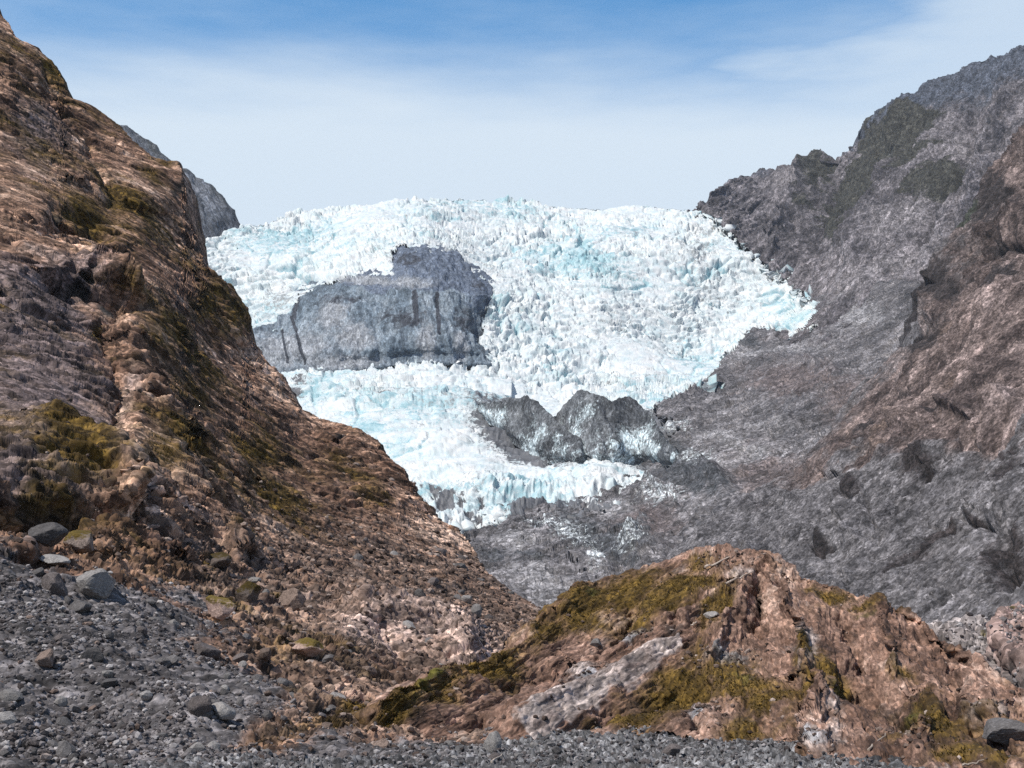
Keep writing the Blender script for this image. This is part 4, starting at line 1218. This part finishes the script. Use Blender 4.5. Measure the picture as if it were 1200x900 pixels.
def stone_mat(name, lo, hi, moss=None):
    m, nt, bs = node_mat(name)
    tc = nt.nodes.new('ShaderNodeTexCoord').outputs['Object']
    oi = nt.nodes.new('ShaderNodeObjectInfo').outputs['Random']
    col = ramp(nt, noise(nt, tc, 1.6, 8, 0.7), [(0.34, lo), (0.66, hi)])
    col = mixc(nt, mrange(nt, noise(nt, tc, 9.0, 5, 0.7), 0.4, 0.75), col, tuple(min(1, c * 1.5) for c in hi))
    if moss:
        geo = nt.nodes.new('ShaderNodeNewGeometry')
        sep = nt.nodes.new('ShaderNodeSeparateXYZ')
        nt.links.new(tc, sep.inputs[0])
        f = mth(nt, 'ADD', sep.outputs['Z'], mth(nt, 'MULTIPLY_ADD', noise(nt, tc, 2.2, 7, 0.75), 2.6, -1.3))
        col = mixc(nt, mrange(nt, f, 0.15, 0.6), col, ramp(nt, noise(nt, tc, 6, 5, 0.7), [(0.3, moss[0]), (0.7, moss[1])]))
    g = mth(nt, 'MULTIPLY_ADD', oi, 0.7, 0.65)
    n = nt.nodes.new('ShaderNodeVectorMath')
    n.operation = 'SCALE'
    nt.links.new(col, n.inputs[0])
    nt.links.new(g, n.inputs['Scale'])
    nt.links.new(n.outputs[0], bs.inputs['Base Color'])
    bs.inputs['Roughness'].default_value = 0.9
    bs.inputs['Specular IOR Level'].default_value = 0.25
    bp = nt.nodes.new('ShaderNodeBump')
    bp.inputs['Strength'].default_value = 0.6
    bp.inputs['Distance'].default_value = 0.08
    nt.links.new(noise(nt, tc, 7.0, 6, 0.7), bp.inputs['Height'])
    nt.links.new(bp.outputs[0], bs.inputs['Normal'])
    return m


SM = {'grey': stone_mat('grey_stone', (0.06, 0.055, 0.053), (0.14, 0.13, 0.127)),
      'pale': stone_mat('pale_stone', (0.13, 0.12, 0.114), (0.26, 0.243, 0.23)),
      'dark': stone_mat('dark_stone', (0.05, 0.043, 0.04), (0.13, 0.11, 0.105)),
      'brown': stone_mat('brown_stone', (0.07, 0.05, 0.04), (0.19, 0.14, 0.115)),
      'mossy': stone_mat('mossy_stone', (0.08, 0.065, 0.055), (0.19, 0.15, 0.13), ((0.04, 0.028, 0.006), (0.12, 0.082, 0.016))),
      'pinkmossy': stone_mat('pink_mossy_stone', (0.22, 0.15, 0.125), (0.42, 0.30, 0.25), ((0.08, 0.055, 0.012), (0.18, 0.13, 0.03)))}


def stone_mesh(name, seed, mat, base=ICO3, rough=0.05):
    V, T = base
    S = stone_shape(V, seed, 12, rough)
    o = mesh_from(name, S, T, mat, None, False)
    return o


class Spot:
    """finds where a pixel's sight line meets a finished landform"""

    def __init__(s, sheets):
        s.tabs = []
        for sh in sheets:
            G = sh.G[sh.nb:].reshape(-1, 3)
            c, sn = math.cos(PITCH), math.sin(PITCH)
            x, y, z = G[:, 0], G[:, 1], G[:, 2] - CAM_Z
            f = y * c + z * sn
            u = z * c - y * sn
            N = grid_normals(sh.G)[sh.nb:].reshape(-1, 3)
            s.tabs.append((600 + F * x / f, 450 - F * u / f, G, N))

    def __call__(s, px, py, r=2.5):
        best = None
        for X, Y, G, N in s.tabs:
            m = np.nonzero((np.abs(X - px) < r) & (np.abs(Y - py) < r))[0]
            if len(m):
                k = m[np.argmin(G[m, 1])]
                if best is None or G[k, 1] < best[0][1]:
                    best = (G[k], N[m].mean(0))
        return best


class GroundGrid:
    pass


gs = GroundGrid()
yy0, yy1 = np.searchsorted(gy, 43.0), np.searchsorted(gy, 66.0)
xx0, xx1 = np.searchsorted(gx, -16.0), np.searchsorted(gx, 16.0)
gs.G = G[yy0:yy1, xx0:xx1][::-1]
gs.nb = 0
spot = Spot([HILL, MOUND, gs])

HERO = [  # pixel x, pixel y of its middle, width and height in pixels, look, seed, label
    (112, 676, 50, 36, 'pale', 3, 'largest pale grey boulder with a broad lit face, at the top of the left scree'),
    (56, 622, 46, 26, 'grey', 5, 'flat grey brown slab jutting over the dark hollow above the left scree'),
    (98, 630, 40, 24, 'mossy', 8, 'moss-topped boulder beside the flat slab above the left scree'),
    (66, 652, 30, 13, 'pale', 9, 'small flat pale stone between the flat slab and the largest pale boulder'),
    (66, 681, 34, 28, 'dark', 12, 'dark brown block touching the left side of the largest pale boulder'),
    (93, 706, 28, 18, 'grey', 14, 'rounded grey stone just below the largest pale boulder'),
    (294, 691, 32, 28, 'mossy', 17, 'yellow moss-capped boulder casting a black shadow on the lower left slope'),
    (258, 705, 34, 28, 'pinkmossy', 19, 'pinkish boulder with brown moss on top, left of the yellow moss-capped boulder'),
    (346, 700, 38, 26, 'brown', 21, 'mauve brown boulder right of the yellow moss-capped boulder'),
    (578, 866, 22, 28, 'pale', 23, 'upright pale grey block standing in gravel in front of the white slab'),
    (1174, 850, 66, 24, 'grey', 27, 'flat grey slab roofing a dark hollow at the right foot of the mound'),
    (244, 757, 34, 20, 'dark', 29, 'dark grey stone in the middle of the scree beside lighter pebbles'),
    (264, 828, 28, 20, 'pale', 31, 'light grey rounded stone low on the scree beside a dark brown one'),
    (236, 822, 26, 26, 'dark', 33, 'dark brown stone touching the light grey one low on the scree'),
    (54, 766, 24, 22, 'brown', 35, 'brown stone leaning in a hollow of the left scree'),
    (112, 762, 28, 22, 'grey', 37, 'grey wedge-shaped stone in the middle of the left scree'),
    (786, 876, 24, 12, 'dark', 39, 'dark flat stone alone on the gravel in front of the mound'),
    (360, 757, 40, 20, 'pinkmossy', 41, 'tan moss-streaked rock beside the pale pink bedrock'),
    (252, 652, 44, 22, 'mossy', 43, 'wide mossy block with a black hollow below it, upper lower-left slope'),
    (697, 749, 14, 9, 'pale', 45, 'small white stone lying on the left flank of the mound'),
    (830, 716, 16, 10, 'pale', 47, 'small pale stone in the moss near the top of the mound'),
]
placed = []
for (hx, hy, w, hh, kind, seed, label) in HERO:
    sp = spot(hx, hy + hh * 0.30, 4)
    if sp is None:
        print('no spot', hx, hy)
        continue
    p, n = sp
    pix = p[1] / F
    o = stone_mesh('boulder', seed, SM[kind])
    o.scale = (w * pix * 0.50, w * pix * 0.46, hh * pix * 0.55)
    o.location = (p[0], p[1] + 0.05, p[2] + hh * pix * 0.14)
    o.rotation_euler = (R(6 * math.sin(seed)), R(9 * math.cos(seed * 2)), R(25 * math.sin(seed * 3)))
    tag(o, label, 'boulder')
    placed.append((hx, hy, w))


def pick(sh, weight, n, rg):
    w = weight.reshape(sh.ny, sh.nx)[sh.nb:].ravel().clip(0)
    idx = rg.choice(len(w), n, replace=False, p=w / w.sum())
    G = sh.G[sh.nb:].reshape(-1, 3)[idx]
    N = grid_normals(sh.G)[sh.nb:].reshape(-1, 3)[idx]
    return G, N, idx


# stones one can count: individuals that share a few meshes
KINDS = {}
for kind in ('grey', 'brown', 'pale', 'dark'):
    KINDS[kind] = [stone_mesh('boulder', 100 + 7 * k + len(kind) * 13, SM[kind], ICO2 if k else ICO2, 0.05) for k in range(5)]
used = set()


def drop_stones(G, sizes, kinds, label_of, group):
    for g, sz, kd in zip(G, sizes, kinds):
        src = KINDS[kd][rng.integers(5)]
        if src.name not in used:
            used.add(src.name)
            o = src
        else:
            o = src.copy()
            COL.objects.link(o)
        q = rng.uniform(0.75, 1.25, 3)
        o.scale = (sz * 0.55 * q[0], sz * 0.55 * q[1], sz * 0.42 * q[2])
        o.location = (g[0], g[1], g[2] + sz * 0.12)
        o.rotation_euler = (rng.uniform(-0.5, 0.5), rng.uniform(-0.5, 0.5), rng.uniform(0, 6.28))
        tag(o, label_of[kd], 'stone', group)
        o.name = 'stone'


vis = (HILL.px > 0) & (HILL.px < 640) & (HILL.py < 898)
w_scree = hill_masks['scree'] * vis
Gs, Ns, _ = pick(HILL, w_scree, 120, rng)
drop_stones(Gs, 0.28 + 0.42 * rng.power(0.5, 120)[::-1], rng.choice(['grey', 'pale', 'dark'], 120, p=[0.55, 0.2, 0.25]),
            {'grey': 'grey angular stone lying loose on the left scree', 'pale': 'light grey stone lying loose on the left scree', 'dark': 'dark brown stone lying loose on the left scree'}, 'stones lying on the left scree')
w_low = sst(600, 660, HILL.py) * (1 - hill_masks['scree']) * vis * (HILL.px > 190)
Gs, Ns, _ = pick(HILL, w_low, 110, rng)
drop_stones(Gs, (0.35 + 0.5 * rng.random(110)) * np.clip(Gs[:, 1] / 75, 0.8, 1.8), rng.choice(['grey', 'pale', 'brown', 'dark'], 110, p=[0.2, 0.2, 0.4, 0.2]),
            {'grey': 'grey stone on the brown broken lower slope of the left hillside', 'pale': 'pale stone on the brown broken lower slope of the left hillside', 'brown': 'brown stone on the broken lower slope of the left hillside', 'dark': 'dark stone on the brown broken lower slope of the left hillside'}, 'stones on the lower hillside')
gxy = np.stack((rng.uniform(-5.5, 9.5, 60), rng.uniform(46.5, 58.5, 60)), 1)
gz = np.array([G[np.searchsorted(gy, y), np.searchsorted(gx, x), 2] for x, y in gxy])
drop_stones(np.column_stack((gxy, gz)), 0.16 + 0.22 * rng.random(60), rng.choice(['grey', 'pale', 'dark'], 60, p=[0.6, 0.25, 0.15]),
            {'grey': 'small grey stone on the gravel strip in front of the mound', 'pale': 'small light stone on the gravel strip in front of the mound', 'dark': 'small dark stone on the gravel strip in front of the mound'}, 'stones on the gravel strip')
for L in KINDS.values():
    for o in L:
        if o.name not in used and not o.get('label'):
            bpy.data.objects.remove(o)

# everything smaller is one mass of rubble
def rubble(name, G, sizes, mat, label, seed):
    V, T = ICO1
    nvar = 24
    shapes = np.stack([stone_shape(V, 500 + seed + k, 9, 0) for k in range(nvar)])
    n = len(G)
    rg = np.random.default_rng(seed)
    S = shapes[rg.integers(nvar, size=n)] * (sizes[:, None, None] * np.stack((rg.uniform(0.4, 0.7, n), rg.uniform(0.4, 0.7, n), rg.uniform(0.28, 0.5, n)), 1)[:, None, :])
    a = rg.uniform(0, 6.28, n)
    b = rg.normal(0, 0.4, n)
    ca, sa, cb, sb = np.cos(a), np.sin(a), np.cos(b), np.sin(b)
    x, y, z = S[..., 0], S[..., 1], S[..., 2]
    y, z = y * cb[:, None] - z * sb[:, None], y * sb[:, None] + z * cb[:, None]
    x, y = x * ca[:, None] - y * sa[:, None], x * sa[:, None] + y * ca[:, None]
    S = np.stack((x, y, z), -1) + G[:, None, :] + np.array([0, 0, 1.0]) * (sizes * 0.10)[:, None, None]
    TT = (T[None] + (np.arange(n) * len(V))[:, None, None]).reshape(-1, 3)
    tone = np.repeat(rg.random(n), len(V))
    o = mesh_from(name, S.reshape(-1, 3), TT, mat, {'tone': tone}, False)
    return tag(o, label, 'rubble', kind='stuff')


def rubble_mat(name, stops):
    m, nt, bs = node_mat(name)
    tc = nt.nodes.new('ShaderNodeTexCoord').outputs['Object']
    col = ramp(nt, attr(nt, 'tone'), stops)
    g = mrange(nt, noise(nt, tc, 6.0, 5, 0.7), 0.3, 0.7, 0.7, 1.3)
    n = nt.nodes.new('ShaderNodeVectorMath')
    n.operation = 'SCALE'
    nt.links.new(col, n.inputs[0])
    nt.links.new(g, n.inputs['Scale'])
    nt.links.new(n.outputs[0], bs.inputs['Base Color'])
    bs.inputs['Roughness'].default_value = 0.9
    bs.inputs['Specular IOR Level'].default_value = 0.25
    return m


rm_grey = rubble_mat('grey_rubble', [(0.0, (0.048, 0.03861, 0.03627)), (0.5, (0.132, 0.117, 0.1147)), (0.8, (0.204, 0.1849, 0.1849)), (1.0, (0.396, 0.3685, 0.3568))])
rm_brown = rubble_mat('brown_rubble', [(0.0, (0.035, 0.024, 0.019)), (0.5, (0.11, 0.077, 0.062)), (0.85, (0.21, 0.155, 0.128)), (1.0, (0.36, 0.29, 0.25))])
patch = 0.25 + sst(-0.3, 0.4, fbm(HILL.P, 6, 4, None, 0.6, 821))
Gs, Ns, _ = pick(HILL, w_scree * patch, 14000, rng)
rubble('scree_rubble', Gs, 0.05 + 0.26 * rng.power(0.2, 14000), rm_grey, 'loose grey rubble covering the scree at the lower left', 21)
w_b = (sst(520, 650, HILL.py) * (1 - hill_masks['scree']) * (1 - 0.85 * blobs(HILL.px, HILL.py, [(485, 738, 80, 24, 8), (430, 742, 50, 18, 0)])) + 0.10 * sst(380, 500, HILL.py)) * vis
Gs, Ns, _ = pick(HILL, w_b, 7000, rng)
rubble('slope_rubble', Gs, (0.08 + 0.38 * rng.power(0.3, 7000)) * np.clip(Gs[:, 1] / 80, 0.8, 2.0), rm_brown, 'loose brown rubble on the lower half of the left hillside', 22)
n = 12000
gxy = np.stack((rng.uniform(-16, 12, n), rng.uniform(44.5, 64, n)), 1)
gz = G[np.searchsorted(gy, gxy[:, 1]), np.searchsorted(gx, gxy[:, 0]), 2]
rubble('gravel', np.column_stack((gxy, gz)), 0.05 + 0.17 * rng.power(0.3, n), rm_grey, 'grey gravel strip along the bottom in front of the mound', 23)
Gs, Ns, _ = pick(MOUND, ((blobs(MOUND.px, MOUND.py, [(850, 775, 40, 9, -10), (820, 830, 22, 14, 0), (1060, 855, 26, 7, 30), (690, 790, 26, 9, -20), (960, 875, 14, 10, 0), (745, 745, 30, 8, -10), (880, 662, 50, 8, 0)]) + 0.02) * (MOUND.py < 900)), 1200, rng)
rubble('mound_rubble', Gs, 0.06 + 0.22 * rng.power(0.4, 1200), rm_brown, 'small loose stones lying in the hollows of the mound', 24)
bw = sst(-4, 8, BANK.py - 720) * (BANK.px < 1210)
Gs, Ns, _ = pick(BANK, bw, 1500, rng)
rubble('bank_rubble', Gs, 0.12 + 0.4 * rng.power(0.4, 1500), rm_grey, 'pale broken stones on the bank behind the right end of the mound', 25)

# moss and dry grass
def grass(name, G, N, nb, L, wd, mat, label, seed):
    rg = np.random.default_rng(seed)
    n = len(G)
    k = n * nb
    base = np.repeat(G, nb, 0) + rg.normal(0, 0.10, (k, 3)) * np.repeat(L, nb)[:, None] * np.array([1, 1, 0.2])
    az = rg.uniform(0, 6.28, k)
    ln = np.repeat(L, nb) * rg.uniform(0.6, 1.2, k)
    lean = rg.uniform(0.35, 1.1, k)
    d = np.stack((np.cos(az) * lean, np.sin(az) * lean, np.ones(k)), 1) + np.repeat(N, nb, 0) * 0.6
    d /= np.linalg.norm(d, axis=1)[:, None]
    sde = np.stack((-np.sin(az), np.cos(az), np.zeros(k)), 1) * (wd * rg.uniform(0.6, 1.3, k))[:, None] * np.repeat(L, nb)[:, None]
    mid = base + d * ln[:, None] * 0.6
    tip = mid + (d * 0.5 + np.stack((np.cos(az), np.sin(az), -0.5 * np.ones(k)), 1) * 0.35) * ln[:, None] * 0.6
    V = np.stack((base - sde, base + sde, mid + sde * 0.8, mid - sde * 0.8, tip), 1).reshape(-1, 3)
    i = np.arange(k)[:, None] * 5
    T = np.concatenate((i + [0, 1, 2], i + [0, 2, 3], i + [3, 2, 4]), 0)
    tone = np.repeat(np.clip(np.repeat(rg.random(n), nb) * 0.7 + rg.random(k) * 0.3, 0, 1), 5)
    o = mesh_from(name, V, T, mat, {'tone': tone}, False)
    return tag(o, label, 'grass', kind='stuff')


gm = rubble_mat('dry_grass', [(0.0, (0.035, 0.022, 0.005)), (0.45, (0.09, 0.058, 0.011)), (0.8, (0.15, 0.10, 0.02)), (1.0, (0.22, 0.16, 0.05))])
gm2 = rubble_mat('hill_moss', [(0.0, (0.03, 0.02, 0.006)), (0.5, (0.07, 0.044, 0.011)), (1.0, (0.125, 0.082, 0.022))])
wm = sst(0.5, 0.85, mound_masks['moss'] + 0.3 * fbm(MOUND.P, 1.5, 4, MOUND.pix, 0.6, 801)) * (MOUND.py < 905)
Gs, Ns, _ = pick(MOUND, wm, 6000, rng)
grass('mound_grass', Gs, Ns, 7, rng.uniform(0.05, 0.13, 6000), 0.10, gm, 'golden green moss and dry grass growing on the mound', 31)
wm = sst(0.42, 0.75, hill_masks['moss'] + 0.3 * fbm(HILL.P, 4, 4, HILL.pix, 0.6, 811)) * (HILL.px > -10)
Gs, Ns, _ = pick(HILL, wm, 6000, rng)
grass('hillside_grass', Gs, Ns, 6, rng.uniform(0.08, 0.2, 6000) * np.clip(Gs[:, 1] / 130, 0.5, 1.8), 0.12, gm2, 'olive brown moss and low scrub growing on the left hillside', 32)

# bleached branches stranded on the mound
wood = stone_mat('bleached_wood', (0.26, 0.21, 0.17), (0.42, 0.35, 0.29))


def branch(p0, p1, rad, label, seed):
    a, b = spot(*p0, 4), spot(*p1, 4)
    if a is None or b is None:
        return
    A, B = a[0] + np.array([0, 0, rad * 1.2]), b[0] + np.array([0, 0, rad * 1.2])
    if np.linalg.norm(A - B) > 7:
        B = A + (B - A) * 7 / np.linalg.norm(A - B)
    rg = np.random.default_rng(seed)
    bm = bmesh.new()
    n, k = 9, 7
    ax = (B - A) / np.linalg.norm(B - A)
    u = np.cross(ax, (0, 0, 1.0))
    u /= np.linalg.norm(u)
    w = np.cross(u, ax)
    rings = []
    for i in range(n):
        t = i / (n - 1)
        c = A + (B - A) * t + u * rg.normal(0, rad * 0.7) + w * (rg.normal(0, rad * 0.4) + rad * 0.5)
        r = rad * (1 - 0.65 * t) * rg.uniform(0.85, 1.15)
        rings.append([bm.verts.new(c + r * (math.cos(q) * u + math.sin(q) * w)) for q in np.linspace(0, 2 * math.pi, k, endpoint=False)])
    for i in range(n - 1):
        for j in range(k):
            bm.faces.new((rings[i][j], rings[i][(j + 1) % k], rings[i + 1][(j + 1) % k], rings[i + 1][j]))
    bm.faces.new(rings[0][::-1])
    bm.faces.new(rings[-1])
    me = bpy.data.meshes.new('driftwood_branch')
    bm.normal_update()
    bm.to_mesh(me)
    bm.free()
    me.materials.append(wood)
    o = bpy.data.objects.new('driftwood_branch', me)
    COL.objects.link(o)
    tag(o, label, 'branch')


for p0, p1, rad, label in [
        ((825, 664), (852, 651), 0.07, 'short pale branch on the left end of the crest of the mound'),
        ((856, 682), (886, 668), 0.06, 'longest thin pale branch on the crest of the mound'),
        ((812, 731), (820, 726), 0.05, 'short pale stick on the left face of the mound below the crest'),
        ((1013, 877), (1035, 861), 0.045, 'pale stick leaning on the lower right face of the mound'),
        ((1128, 897), (1150, 890), 0.05, 'pale stick near the bottom edge below the flat slab'),
        ((575, 893), (585, 882), 0.04, 'pale stick in the gravel below the upright pale block')]:
    branch(p0, p1, rad, label, int(p0[0]))

# ------------------------------------------------------------------ thin valley haze
HAZE = 2.6e-5
hm = bpy.data.materials.new('haze')
hm.use_nodes = True
hm.node_tree.nodes.clear()
ho = hm.node_tree.nodes.new('ShaderNodeOutputMaterial')
hv = hm.node_tree.nodes.new('ShaderNodeVolumePrincipled')
hv.inputs['Density'].default_value = HAZE
hv.inputs['Color'].default_value = (0.80, 0.88, 1.0, 1)
hm.node_tree.links.new(hv.outputs[0], ho.inputs['Volume'])
hb = bmesh.new()
bmesh.ops.create_cube(hb, size=1.0)
hme = bpy.data.meshes.new('haze')
hb.to_mesh(hme)
hb.free()
hme.materials.append(hm)
haze = bpy.data.objects.new('haze', hme)
COL.objects.link(haze)
allz = [z for o in scene.objects if o.type == 'MESH' and o.name != 'haze' for z in ((o.matrix_world @ Vector(c)).z for c in o.bound_box)]
z0, z1 = min(allz) - 1.0, max(allz) + 15.0
haze.scale = (11400, 11400, z1 - z0)
haze.location = (0, 55, (z0 + z1) / 2)
tag(haze, 'thin pale blue haze filling the valley', 'haze', kind='stuff')
print('objects', time.time() - T0, z0, z1)
